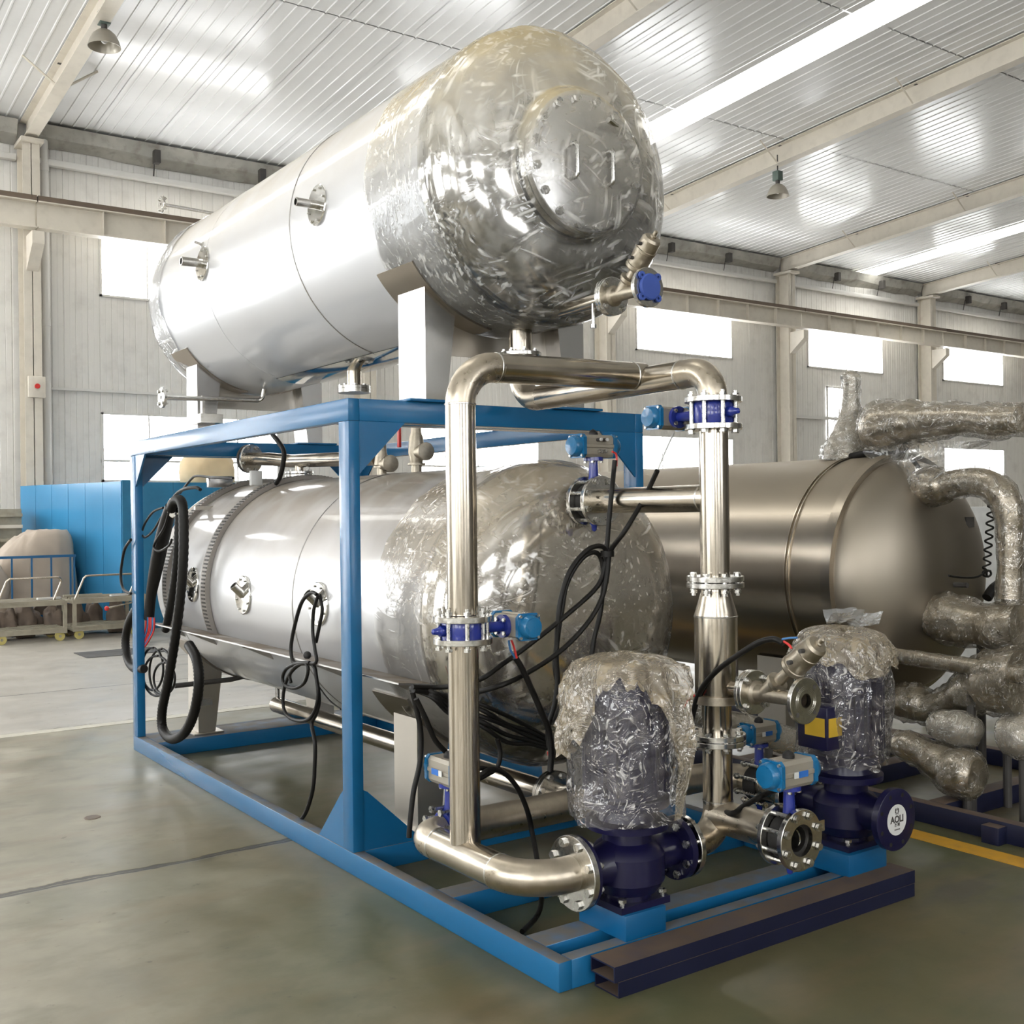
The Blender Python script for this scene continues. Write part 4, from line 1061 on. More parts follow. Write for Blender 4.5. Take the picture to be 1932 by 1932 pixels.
obj('purge_tube', MB().tube([(.83, -.70, 2.50), (.83, -.70, 2.40)], .008, 8).cyl((.83, -.70, 2.41), (.83, -.70, 2.395), .014, seg=10), 'flange', ut)
# ------------------------------------------------------------------ pumps
def pump(x, y, port, label, ped, z0=.19, open_side=None):
    """vertical in-line pump: pedestal block, volute, two ports along `port`, finned motor above"""
    port = V(port).normalized(); zc = ZB; c = V((x, y, zc)); side = V((-port.y, port.x, 0))
    e = empty('inline_pump', (x, y, z0), label, 'pump', 'blue in-line pumps')
    mb = MB(); mb.obox(V((x, y, z0+.012)), V((.115, 0, 0)), V((0, .10, 0)), V((0, 0, .012))); 
    fp = obj('foot', mb, 'pump', e, smooth=False)
    for sx in (-1, 1):
        for sy in (-1, 1): inst('bolt', bolt_mesh(.009, .02, False), (x+sx*.095, y+sy*.08, z0+.036), fp, Quaternion((1, 0, 0), PI))
    mb = MB(); mb.lathe([(-.13, .085), (-.11, .085), (-.10, .11), (-.06, .135), (.03, .135), (.06, .115), (.075, .09), (.12, .088), (.125, .15), (.15, .152), (.155, .11), (.20, .10), (.205, .155), (.235, .155), (.24, .1)], c, (0, 0, 1), 40); obj('volute', mb, 'pump', e)
    for s, rr, name in ((-1, .125, 'suction_flange'), (1, .115, 'discharge_flange')):
        d = port*s
        mb = MB(); mb.lathe([(.08, .085), (.13, .070), (.20, .062), (.225, .062)], c, d, 28); obj('port_neck', mb, 'pump', e)
        mb = MB(); mb.lathe([(.218, .05), (.218, rr), (.245, rr), (.247, rr-.004), (.247, .05)], c, d, 40); f = obj(name, mb, 'pump', e)
        if s != open_side: bolts(f, c+d*.215, d, rr*.82, 8, .009, .05)
        else:
            for k in range(8):
                a = PI/8+2*PI*k/8; u, w = frame(d); q = c+d*.2455+(u*math.cos(a)+w*math.sin(a))*rr*.82; obj('bolt_hole', MB().cyl(q, q+d*.002, .009, seg=12), 'rubber', f)
    # motor
    zm = zc+.24; mb = MB(); n = 40; pr = []
    mb.lathe([(0, .12), (.0, .135), (.32, .135), (.33, .125)], (x, y, zm), (0, 0, 1), 40)
    m = obj('motor', mb, 'pump', e)
    for k in range(n):
        a = 2*PI*k/n; u = V((math.cos(a), math.sin(a), 0)); w = V((-u.y, u.x, 0))
        if k % 2 == 0: obj('fin', MB().obox(V((x, y, zm+.16))+u*.145, u*.014, w*.002, V((0, 0, .145))), 'pump', m, smooth=False)
    obj('fan_cover', MB().lathe([(.32, .128), (.325, .155), (.43, .155), (.465, .13), (.47, .001)], (x, y, zm), (0, 0, 1), 36), 'pump', e)
    return e, c
# pedestals
for x0, x1, y0, y1, lab in ((.295, .485, -1.485, -1.225, 'blue'), (1.455, 1.70, -1.525, -1.30, 'blue')):
    obj('pump_pedestal', MB().box((x0, y0, bh), (x1, y1, .19), .003), 'blueclean', fr)
P1 = (.405, -1.37); P2 = (1.60, -1.40)
pump(*P1, (1, 0, 0), 'near dark blue pump under plastic, beside the left pipe foot', None)
e2, c2 = pump(*P2, (0, 1, 0), 'far dark blue pump with round paper label on its front flange', None, open_side=-1)
# terminal box with yellow label on the far pump
tb = obj('terminal_box', MB().box((1.345, -1.51, .625), (1.445, -1.36, .80), .006), 'pump', e2)
obj('terminal_box_neck', MB().box((1.44, -1.46, .66), (1.50, -1.39, .77)), 'pump', e2, smooth=False)
obj('warning_label', MB().box((1.355, -1.5125, .68), (1.435, -1.5105, .755)), 'yellow', tb, smooth=False)
obj('warning_label', MB().box((1.3425, -1.50, .68), (1.3445, -1.40, .755)), 'yellow', tb, smooth=False)
# round paper label, emblem and lettering on the far pump's front flange
yf = P2[1]-.2475
lb = obj('paper_label', MB().lathe([(0, .001), (0, .062), (.0012, .062), (.0012, .001)], (P2[0], yf, ZB), (0, -1, 0), 40), 'white', e2, label='round white paper label with black lettering')
def text(body, x, z, size, mat, parent, y):
    cu = bpy.data.curves.new('lettering', 'FONT'); cu.body = body; cu.align_x = 'CENTER'; cu.align_y = 'CENTER'; cu.size = size; cu.extrude = .0003; cu.offset = size*.035
    t = bpy.data.objects.new('t', cu); COL.objects.link(t)
    bpy.context.view_layer.update()
    me = bpy.data.meshes.new_from_object(t.evaluated_get(bpy.context.evaluated_depsgraph_get()))
    bpy.data.objects.remove(t); me.name = 'lettering'; me.materials.clear(); me.materials.append(M[mat])
    o = bpy.data.objects.new('lettering', me); o.rotation_euler = (PI/2, 0, 0); link(o, parent, (x, y, z)); return o
text('AOLI', P2[0], ZB+.002, .038, 'dark', lb, yf-.0018)
text('\u5965 \u5229', P2[0], ZB-.020, .015, 'dark', lb, yf-.0018)
mb = MB()
for s in (-1, 1):
    mb.add([(P2[0]+s*.001, yf-.0016, ZB+.024), (P2[0]+s*.013, yf-.0016, ZB+.030), (P2[0]+s*.012, yf-.0016, ZB+.044), (P2[0]+s*.004, yf-.0016, ZB+.050), (P2[0]+s*.002, yf-.0016, ZB+.040), (P2[0]+s*.007, yf-.0016, ZB+.036)], [(0, 1, 2, 3, 4, 5)])
    mb.add([(P2[0]+s*.002, yf-.0016, ZB+.026), (P2[0]+s*.006, yf-.0016, ZB+.019), (P2[0]+s*.010, yf-.0016, ZB+.026)], [(0, 1, 2)])
obj('emblem', mb, 'dark', lb, smooth=False)
mb = MB()
for k in range(5): mb.box((P2[0]-.017+k*.0075, yf-.0019, ZB-.041), (P2[0]-.0125+k*.0075, yf-.0015, ZB-.036))
obj('fine_print', mb, 'dark', lb, smooth=False)

# ---- film over the motors
def motor_film(x, y, z0, z1, r, seed, mat, label, prof=None, amp=.02, cat='plastic film', name='plastic_film', seg=96, grp='pump films'):
    prof = prof or [(z0, r*.93), (z0+.04, r*.97), (z0+(z1-z0)*.5, r), (z1-.16, r*.98), (z1-.06, r*.88), (z1-.01, r*.6), (z1, .001)]
    p = []
    for i in range(len(prof)-1):
        nn = 6
        for k in range(nn): t = k/nn; p.append((prof[i][0]*(1-t)+prof[i+1][0]*t, prof[i][1]*(1-t)+prof[i+1][1]*t))
    p.append(prof[-1]); mb = MB(); mb.lathe(p, (x, y, 0), (0, 0, 1), seg)
    for i, v in enumerate(mb.v):
        a = 2*PI*(i % seg)/seg; row = i//seg; d = axdir((x, y, 0), (0, 0, 1))(v)
        rid = (.5-abs(mnoise.noise(V((math.cos(a)*3, math.sin(a)*3, v.z*7))+V((seed, 0, 0)))))+.6*(.5-abs(mnoise.noise(V((math.cos(a)*7+seed, math.sin(a)*7, v.z*13)))))
        big = mnoise.noise(V((math.cos(a)*1.3+seed, math.sin(a)*1.3, v.z*3)))
        vv = v+d*(amp*rid+amp*1.2*big)
        if row == 0: vv.z += .035*mnoise.noise(V((a*2.5, seed, 1)))
        vv.z += .5*amp*mnoise.noise(V((v.x*9, v.y*9, seed))) if row > 0 else 0
        mb.v[i] = vv
    return tag(obj(name, mb, mat, ang=75), label, cat, grp)
motor_film(P1[0], P1[1], .50, 1.068, .198, 2.2, 'film_pump', 'clear shiny film wrapped around the near pump motor')
motor_film(P2[0]-.02, P2[1], .54, 1.075, .190, 6.1, 'film_pump', 'clear shiny film wrapped around the far pump motor')
# dusty bag over the near motor: cap and two hanging flaps
bag = empty('plastic_bag', (P1[0], P1[1], .7), 'dusty tan plastic bag draped over the near pump motor', 'plastic bag')
def bag_cap(parent, x, y, zt, r, seed, drops):
    """crumpled bag pulled over the motor: puckered top, loose skirt that hangs to drops(a)"""
    seg, rows = 128, 34; mb = MB(); vs = []
    for i in range(rows+1):
        t = i/rows
        for k in range(seg):
            a = 2*PI*k/seg; ln = drops(a); ca, sa = math.cos(a), math.sin(a)
            if t < .3: s = t/.3; rr = r*.86*math.sin(s*PI/2)**.8; z = zt-.045*(1-math.cos(s*PI/2))
            else: s = (t-.3)/.7; rr = r*(.86+.16*min(1, s*1.6)); z = zt-.045-ln*s
            p = V((ca*2.1, sa*2.1, seed)); q = V((ca*r*9, sa*r*9, z*5+seed))
            fold = (.5-abs(mnoise.noise(p*2.2)))*.030+(.5-abs(mnoise.noise(p*5.1)))*.014
            crum = mnoise.noise(q*1.4)*.022+(.5-abs(mnoise.noise(q*3.)))*.022+(.5-abs(mnoise.noise(q*6.5)))*.010
            g = min(1, t*2.5); free = max(0, (t-.45)/.55)*min(1, ln/.25)
            rr += g*(fold*(.6+1.5*free)+crum*(1+.8*free))
            z += .022*mnoise.noise(q*1.1+V((3, 0, 0)))*(1-.5*t)
            vs.append((x+ca*rr, y+sa*rr, z))
    mb.add(vs, [(i*seg+k, i*seg+(k+1) % seg, (i+1)*seg+(k+1) % seg, (i+1)*seg+k) for i in range(rows) for k in range(seg)])
    return obj('sheet', mb, 'bag', parent, ang=80)
def drops1(a):
    # ragged skirt: wide flap at the left, long narrow one at the right front, nearly open in the middle
    f1 = math.exp(-(((a-2.95+PI) % (2*PI))-PI)**2/.22); f2 = math.exp(-(((a-4.92+PI) % (2*PI))-PI)**2/.05)
    return .05+.26*f1+.46*f2+.06*mnoise.noise(V((math.cos(a)*3, math.sin(a)*3, 4.)))+.05*mnoise.noise(V((math.cos(a)*8, math.sin(a)*8, 1.)))+.03*mnoise.noise(V((math.cos(a)*19, math.sin(a)*19, 1.)))
bag_cap(bag, P1[0], P1[1], 1.085, .205, 1.5, drops1)
bag2 = empty('plastic_bag', (P2[0], P2[1], 1.0), 'tan plastic bag over the top of the far pump motor', 'plastic bag')
bag_cap(bag2, P2[0]-.02, P2[1], 1.095, .190, 7.7, lambda a: .07+.05*mnoise.noise(V((math.cos(a)*3, math.sin(a)*3, 9.)))+.08*math.exp(-(((a-4.4+PI) % (2*PI))-PI)**2/.3))
# clear plastic document sleeve lying on the far pump
mb = MB(); n = 8
for (dx, dy, dz, sw, sl, rot) in ((-.04, -.03, 1.125, .07, .15, .9), (.04, -.07, 1.105, .06, .13, .3)):
    vs = []
    for i in range(n+1):
        for j in range(n+1):
            u, w = (i/n-.5)*sl, (j/n-.5)*sw*2
            xx = P2[0]+dx+u*math.cos(rot)-w*math.sin(rot); yy = P2[1]+dy+u*math.sin(rot)+w*math.cos(rot)
            vs.append((xx, yy, dz+.05*abs(u)/sl*2-.3*w*(.4)+.012*mnoise.noise(V((u*30, w*30, dz*9)))))
    mb.add(vs, [(i*(n+1)+j, i*(n+1)+j+1, (i+1)*(n+1)+j+1, (i+1)*(n+1)+j) for i in range(n) for j in range(n)])
M['sleeve'] = film('clear_sleeve', (.80, .82, .84), .22, scale=1., bmp=.3, rough=.06)
tag(obj('plastic_sleeve', mb, 'sleeve', ang=80), 'clear plastic sleeve lying on top of the far pump', 'plastic sleeve')
# ------------------------------------------------------------------ cables and hoses: world points
CABLES = [
  ('air_hose', 'black hose hanging from the upright valve actuator behind the loop', 0.0105, 'cable', 'cables before the lower tank', [(0.857,-0.8,1.818),(0.85,-0.8,1.768),(0.806,-0.84,1.699),(0.79,-0.84,1.587),(0.776,-0.84,1.476),(0.764,-0.84,1.387),(0.75,-0.84,1.277),(0.731,-0.84,1.167),(0.701,-0.84,1.08),(0.68,-0.84,0.983),(0.664,-0.84,0.863),(0.606,-0.84,0.738)]),
  ('air_hose', 'black hose running down from the topmost valve to the loop tie', 0.0105, 'cable', 'cables before the lower tank', [(0.824,-1.1,1.761),(0.841,-1.0,1.651),(0.738,-1.0,1.522),(0.742,-0.9,1.434),(0.724,-0.9,1.347),(0.691,-0.9,1.239),(0.605,-0.9,1.136),(0.468,-0.9,1.039),(0.297,-0.9,0.966),(0.146,-0.9,0.928),(0.141,-0.6,0.861),(-0.031,-0.6,0.9)]),
  ('air_hose', 'black hose making the outer loop before the lower tank', 0.0105, 'cable', 'cables before the lower tank', [(0.734,-0.88,1.301),(0.739,-0.88,1.422),(0.702,-0.88,1.456),(0.626,-0.88,1.437),(0.542,-0.88,1.358),(0.494,-0.88,1.249),(0.477,-0.88,1.143),(0.469,-0.88,1.016),(0.473,-0.88,0.92),(0.456,-0.88,0.826),(0.423,-0.88,0.741),(0.427,-0.88,0.66)]),
  ('air_hose', 'black hose making the inner loop before the lower tank', 0.0105, 'cable', 'cables before the lower tank', [(0.734,-0.86,1.278),(0.729,-0.86,1.389),(0.69,-0.86,1.43),(0.617,-0.86,1.402),(0.543,-0.86,1.309),(0.515,-0.86,1.203),(0.491,-0.86,1.087),(0.476,-0.86,0.971),(0.499,-0.86,0.883),(0.515,-0.86,0.838),(0.467,-0.86,0.758)]),
  ('air_hose', 'black hose sloping from the loop tie down to the ledge end', 0.0105, 'cable', 'cables before the lower tank', [(0.733,-0.88,1.389),(0.689,-0.88,1.293),(0.54,-0.88,1.192),(0.339,-0.88,1.079),(0.198,-0.88,1.008),(0.099,-0.88,0.963),(0.117,-0.6,0.898),(-0.036,-0.6,0.914)]),
  ('air_hose', 'thick black hose from the left valve down behind the pump', 0.0125, 'cable', 'cables before the lower tank', [(0.231,-0.93,1.041),(0.263,-0.93,0.994),(0.312,-0.93,0.9),(0.355,-0.93,0.813),(0.39,-0.93,0.736),(0.399,-0.93,0.651),(0.393,-0.93,0.579)]),
  ('cable', 'uppermost black cable in the bundle sagging from the ledge end', 0.009, 'cable', 'cables of the sagging bundle', [(0.043,-0.45,0.883),(0.054,-0.6,0.883),(0.141,-0.6,0.853),(0.183,-0.75,0.843),(0.31,-0.75,0.782),(0.428,-0.75,0.72),(0.514,-0.75,0.666)]),
  ('cable', 'second highest black cable in the bundle sagging from the ledge end', 0.009, 'cable', 'cables of the sagging bundle', [(0.043,-0.45,0.879),(0.054,-0.6,0.87),(0.141,-0.6,0.836),(0.183,-0.75,0.822),(0.31,-0.75,0.748),(0.428,-0.75,0.703),(0.514,-0.75,0.655)]),
  ('cable', 'middle black cable in the bundle sagging from the ledge end', 0.009, 'cable', 'cables of the sagging bundle', [(0.043,-0.45,0.884),(0.054,-0.6,0.887),(0.141,-0.6,0.815),(0.183,-0.75,0.796),(0.31,-0.75,0.739),(0.428,-0.75,0.682),(0.514,-0.75,0.642)]),
  ('cable', 'second lowest black cable in the bundle sagging from the ledge end', 0.009, 'cable', 'cables of the sagging bundle', [(0.043,-0.45,0.88),(0.054,-0.6,0.875),(0.14,-0.6,0.798),(0.182,-0.75,0.776),(0.309,-0.75,0.705),(0.427,-0.75,0.665),(0.514,-0.75,0.631)]),
  ('cable', 'lowest black cable in the bundle sagging from the ledge end', 0.009, 'cable', 'cables of the sagging bundle', [(0.043,-0.45,0.876),(0.054,-0.6,0.862),(0.14,-0.6,0.784),(0.182,-0.75,0.759),(0.309,-0.75,0.675),(0.427,-0.75,0.651),(0.514,-0.75,0.622)]),
  ('cable', 'black cable dropping from the ledge end past the front leg', 0.011, 'cable', 'cables before the lower tank', [(-0.007,-0.55,0.885),(0.011,-0.55,0.813),(0.03,-0.55,0.711),(0.023,-0.55,0.594),(-0.008,-0.55,0.482),(-0.027,-0.55,0.347),(-0.03,-0.55,0.305)]),
  ('cable', 'short black cable from the ledge end to the hidden valve', 0.011, 'cable', 'cables before the lower tank', [(-0.031,-0.62,0.869),(0.011,-0.62,0.787),(0.052,-0.62,0.698),(0.101,-0.62,0.643),(0.13,-0.62,0.613)]),
  ('cable', 'black cable arching behind the left pipe down to the floor', 0.0105, 'cable', 'cables before the lower tank', [(0.072,-0.75,0.545),(0.117,-0.75,0.571),(0.113,-0.85,0.59),(0.163,-0.85,0.604),(0.225,-0.85,0.582),(0.288,-0.85,0.517),(0.338,-0.85,0.414),(0.362,-0.85,0.315),(0.274,-1.0,0.265),(0.293,-1.0,0.149),(0.326,-0.929,0.03),(0.172,-1.037,0.03)]),
  ('cable', 'small black cable loop right of the left pipe', 0.0095, 'cable', 'cables before the lower tank', [(0.231,-0.8,0.704),(0.245,-0.8,0.65),(0.229,-0.8,0.593),(0.179,-0.8,0.571),(0.134,-0.8,0.561),(0.117,-0.8,0.585),(0.147,-0.8,0.601),(0.196,-0.8,0.59)]),
  ('air_hose', 'black hose arching to the angle seat valve on the right riser', 0.011, 'cable', 'hoses at the right riser', [(0.78,-1.783,1.129),(0.78,-1.739,1.14),(0.78,-1.665,1.12),(0.78,-1.567,1.066),(0.78,-1.459,0.996),(0.78,-1.375,0.914),(0.78,-1.333,0.821),(0.78,-1.303,0.725),(0.78,-1.248,0.592),(0.78,-1.21,0.481)]),
  ('air_hose', 'short black hose end with red wire beside the right riser', 0.01, 'cable', 'hoses at the right riser', [(0.74,-1.314,0.837),(0.74,-1.293,0.769),(0.74,-1.268,0.683),(0.74,-1.246,0.597),(0.74,-1.236,0.534)]),
  ('cable', 'black cable from the floor valve actuator behind the right riser', 0.011, 'cable', 'hoses at the right riser', [(0.877,-1.66,0.576),(0.981,-1.5,0.508),(0.878,-1.5,0.484),(0.807,-1.5,0.466),(0.928,-1.3,0.434)]),
  ('wire', 'red wire below the left valve actuator', 0.0045, 'red', 'thin wires at the valves', [(0.2,-0.95,1.111),(0.212,-0.95,1.082),(0.224,-0.95,1.04)]),
  ('wire', 'blue wire below the left valve actuator', 0.0045, 'bluewire', 'thin wires at the valves', [(0.195,-0.94,1.11),(0.202,-0.94,1.073),(0.226,-0.94,1.039)]),
  ('wire', 'red wire at the upright valve actuator', 0.0045, 'red', 'thin wires at the valves', [(0.86,-0.78,1.855),(0.883,-0.78,1.842),(0.883,-0.78,1.792)]),
  ('wire', 'grey wire pair falling from the topmost valve actuator', 0.004, 'white', 'thin wires at the valves', [(0.92,-1.1,1.918),(0.877,-1.1,1.852),(0.827,-1.1,1.765)]),
  ('wire', 'red wire at the angle seat valve of the right riser', 0.0045, 'red', 'thin wires at the valves', [(0.78,-1.783,1.136),(0.78,-1.806,1.127),(0.78,-1.82,1.114)]),
  ('wire', 'red wire on the hose end beside the right riser', 0.0045, 'red', 'thin wires at the valves', [(0.74,-1.381,0.899),(0.74,-1.346,0.874),(0.74,-1.32,0.842)]),
  ('wire', 'green wire at the angle seat valve of the right riser', 0.004, 'bluewire', 'thin wires at the valves', [(0.78,-1.778,1.143),(0.78,-1.812,1.15),(0.78,-1.844,1.154)]),
  ('wire', 'red wire in the bundle beside the near pump', 0.005, 'red', 'thin wires at the valves', [(0.406,-0.9,0.649),(0.414,-0.9,0.619),(0.421,-0.9,0.584)]),
  ('wire', 'red wire at the end of the ledge', 0.005, 'red', 'thin wires at the valves', [(0.067,-0.42,0.846),(0.074,-0.42,0.814),(0.084,-0.42,0.782)]),
  ('corrugated_hose', 'thick black corrugated hose hanging in a long loop at the back of the frame', 0.032, 'cable', 'hoses hanging at the back of the frame', [(0.05,2.6,1.641),(0.05,2.515,1.697),(0.05,2.404,1.695),(0.05,2.357,1.612),(0.05,2.367,1.349),(0.05,2.436,1.082),(0.05,2.57,0.771),(0.05,2.705,0.519),(0.05,2.82,0.332),(0.05,2.814,0.212),(0.05,2.633,0.175),(0.05,2.386,0.254),(0.05,2.206,0.402),(0.05,2.115,0.59),(0.05,2.148,0.731),(0.05,2.288,0.811)]),
  ('corrugated_hose', 'second thick black hose beside the long loop at the back', 0.028, 'cable', 'hoses hanging at the back of the frame', [(0.1,2.668,1.682),(0.1,2.597,1.647),(0.1,2.614,1.443),(0.1,2.686,1.202),(0.1,2.8,0.989),(0.1,2.893,0.843)]),
  ('cable_sleeve', 'broad black cable sleeve with red wires hanging out at the back post', 0.046, 'cable', 'hoses hanging at the back of the frame', [(0.08,2.692,1.665),(0.08,2.782,1.563),(0.08,2.908,1.404),(0.08,3.028,1.224),(0.08,3.127,1.059),(0.08,3.18,0.9)]),
  ('wire', 'red wire spilling from the broad black sleeve', 0.006, 'red', 'wires spilling from the sleeve', [(0.06,3.172,0.913),(0.06,3.2,0.821),(0.06,3.3,0.721),(0.06,3.413,0.648),(0.06,3.452,0.614)]),
  ('wire', 'blue wire spilling from the broad black sleeve', 0.006, 'bluewire', 'wires spilling from the sleeve', [(0.06,3.137,0.916),(0.06,3.161,0.824),(0.06,3.273,0.723),(0.06,3.396,0.649),(0.06,3.44,0.615)]),
  ('wire', 'red wire spilling from the broad black sleeve', 0.006, 'red', 'wires spilling from the sleeve', [(0.06,3.101,0.918),(0.06,3.124,0.827),(0.06,3.246,0.726),(0.06,3.379,0.651),(0.06,3.427,0.617)]),
  ('wire', 'red wire spilling from the broad black sleeve', 0.006, 'red', 'wires spilling from the sleeve', [(0.06,3.067,0.921),(0.06,3.086,0.83),(0.06,3.22,0.728),(0.06,3.361,0.653),(0.06,3.415,0.618)]),
  ('wire', 'blue wire spilling from the broad black sleeve', 0.006, 'bluewire', 'wires spilling from the sleeve', [(0.06,3.032,0.923),(0.06,3.049,0.833),(0.06,3.194,0.731),(0.06,3.344,0.654),(0.06,3.402,0.619)]),
  ('wire', 'red wire spilling from the broad black sleeve', 0.006, 'red', 'wires spilling from the sleeve', [(0.06,2.997,0.925),(0.06,3.012,0.836),(0.06,3.167,0.733),(0.06,3.327,0.656),(0.06,3.39,0.62)]),
  ('cable', 'coiled black cable hanging below the red wires at the back post', 0.008, 'cable', 'coils below the red wires', [(0.07,2.927,0.674),(0.07,2.81,0.66),(0.07,2.733,0.619),(0.07,2.713,0.56),(0.07,2.752,0.497),(0.07,2.843,0.441),(0.07,2.968,0.405),(0.07,3.101,0.397),(0.07,3.213,0.421),(0.07,3.274,0.472),(0.07,3.271,0.537),(0.07,3.203,0.602),(0.07,3.088,0.651),(0.07,2.954,0.673)]),
  ('cable', 'coiled black cable hanging below the red wires at the back post', 0.008, 'cable', 'coils below the red wires', [(0.07,2.843,0.727),(0.07,2.742,0.707),(0.07,2.676,0.657),(0.07,2.659,0.589),(0.07,2.693,0.518),(0.07,2.772,0.457),(0.07,2.881,0.42),(0.07,2.996,0.416),(0.07,3.091,0.447),(0.07,3.143,0.507),(0.07,3.14,0.582),(0.07,3.081,0.654),(0.07,2.982,0.706),(0.07,2.867,0.727)]),
  ('cable', 'coiled black cable hanging below the red wires at the back post', 0.008, 'cable', 'coils below the red wires', [(0.07,3.027,0.717),(0.07,2.931,0.698),(0.07,2.869,0.652),(0.07,2.852,0.589),(0.07,2.885,0.523),(0.07,2.96,0.466),(0.07,3.063,0.432),(0.07,3.172,0.428),(0.07,3.261,0.458),(0.07,3.311,0.513),(0.07,3.307,0.583),(0.07,3.252,0.649),(0.07,3.158,0.698),(0.07,3.049,0.717)]),
  ('cable', 'coiled black cable hanging below the red wires at the back post', 0.008, 'cable', 'coils below the red wires', [(0.07,2.785,0.644),(0.07,2.694,0.633),(0.07,2.634,0.601),(0.07,2.618,0.556),(0.07,2.649,0.506),(0.07,2.719,0.463),(0.07,2.817,0.435),(0.07,2.919,0.429),(0.07,3.005,0.447),(0.07,3.052,0.487),(0.07,3.049,0.537),(0.07,2.998,0.587),(0.07,2.91,0.626),(0.07,2.806,0.643)]),
  ('cable', 'thin black cable ring hanging beside the gauge at the back post', 0.008, 'cable', 'hoses hanging at the back of the frame', [(0.05,2.749,1.656),(0.05,2.949,1.633),(0.05,3.126,1.563),(0.05,3.212,1.49),(0.05,3.141,1.459),(0.05,2.954,1.51),(0.05,2.784,1.598)]),
  ('cable', 'black cable loop over the broad sleeve at the back post', 0.008, 'cable', 'hoses hanging at the back of the frame', [(0.02,2.55,1.621),(0.02,2.638,1.53),(0.02,2.793,1.45),(0.02,2.861,1.4),(0.02,2.752,1.375),(0.02,2.558,1.413),(0.02,2.494,1.454)]),
  ('cable', 'thin black cable bulging out left of the back post', 0.01, 'cable', 'hoses hanging at the back of the frame', [(-0.03,3.196,1.445),(-0.03,3.335,1.382),(-0.03,3.415,1.281),(-0.03,3.446,1.176),(-0.03,3.385,1.098),(-0.03,3.21,1.078)]),
  ('corrugated_hose', 'thick black hose bulging out left of the back post near the floor', 0.03, 'cable', 'hoses hanging at the back of the frame', [(0.03,3.236,1.001),(0.03,3.452,0.876),(0.03,3.56,0.737),(0.03,3.526,0.609),(0.03,3.377,0.551),(0.03,3.133,0.57)]),
  ('cable', 'black cable looped over the nozzle nearest the front post and trailing to the floor', 0.01, 'cable', 'cable loops on the lower tank flank', [(0.06,0.471,1.215),(0.06,0.53,1.222),(0.06,0.642,1.172),(0.06,0.733,1.047),(0.06,0.781,0.937),(0.06,0.764,0.869),(0.06,0.701,0.86),(0.06,0.528,0.873),(0.06,0.488,0.811),(0.06,0.461,0.712),(0.06,0.499,0.636),(0.06,0.548,0.585),(0.05,0.493,0.505),(0.05,0.496,0.403),(0.05,0.523,0.27),(0.05,0.612,0.135),(0.05,0.713,0.068),(0.03,0.746,0.038),(0.03,0.72,0.038),(0.03,0.576,0.082)]),
  ('cable', 'black cable ring hanging from the ledge under the nozzle', 0.009, 'cable', 'cable loops on the lower tank flank', [(0.045,0.531,0.884),(0.045,0.68,0.864),(0.045,0.809,0.823),(0.045,0.857,0.769),(0.045,0.812,0.737),(0.045,0.696,0.741),(0.045,0.595,0.779),(0.045,0.551,0.836),(0.045,0.568,0.875),(0.045,0.68,0.853),(0.045,0.764,0.801),(0.045,0.753,0.76)]),
  ('cable', 'long black cable loop hanging down to the belly pipe', 0.009, 'cable', 'cable loops on the lower tank flank', [(0.05,0.438,1.21),(0.05,0.487,1.143),(0.05,0.502,1.04),(0.05,0.48,0.953),(0.05,0.47,0.89),(0.05,0.628,0.869),(0.05,0.769,0.806),(0.05,0.85,0.716),(0.05,0.859,0.62),(0.05,0.776,0.579),(0.05,0.605,0.591),(0.05,0.501,0.644),(0.05,0.451,0.74),(0.05,0.483,0.863)]),
  ('cable', 'black cable falling from the nozzle disc to the ledge knob', 0.009, 'cable', 'cable loops on the lower tank flank', [(0.07,0.463,1.215),(0.07,0.435,1.146),(0.07,0.467,1.067),(0.07,0.51,0.982)]),
  ('wire', 'thin black wire slanting along the lower flank to the front post', 0.004, 'cable', 'cable loops on the lower tank flank', [(0.1,0.545,0.759),(0.1,0.44,0.711),(0.1,0.311,0.683)]),
  ('air_hose', 'black hose rising from the slotted strap behind the top pipe', 0.016, 'cable', 'hoses on the crown', [(0.62,2.298,1.784),(0.62,2.195,1.842),(0.62,2.134,1.941),(0.62,2.132,2.008),(0.62,2.222,2.073),(0.62,2.305,2.12)]),
  ('air_hose', 'thin dark tube bent above the far strap', 0.009, 'cable', 'hoses on the crown', [(0.5,3.763,1.774),(0.5,3.525,1.866),(0.5,3.389,1.888),(0.5,3.087,1.867),(0.5,2.687,1.85)]),
  ('air_hose', 'black cable creeping over the back of the lower tank', 0.012, 'cable', 'hoses on the crown', [(0.3,3.323,1.72),(0.3,3.218,1.762),(0.3,3.052,1.788),(0.3,2.839,1.79),(0.3,2.758,1.774)]),
  ('cable', 'thick black cable bundle along the top of the second tank', 0.022, 'cable', 'cables on the second tank', [(3.3,-0.132,1.911),(3.3,-0.265,1.923),(3.3,-0.412,1.909),(3.3,-0.484,1.924),(3.3,-0.527,1.965)]),
  ('cable', 'black cable bending over the second tank shoulder', 0.014, 'cable', 'cables on the second tank', [(3.3,-0.448,1.908),(3.3,-0.537,1.891),(3.3,-0.588,1.84),(3.3,-0.615,1.803)]),
  ('cable', 'thick black cable beside the white panel at the right', 0.03, 'cable', 'cables on the second tank', [(3.99,-0.7,1.157),(3.877,-0.7,1.115),(3.804,-0.7,1.062)]),
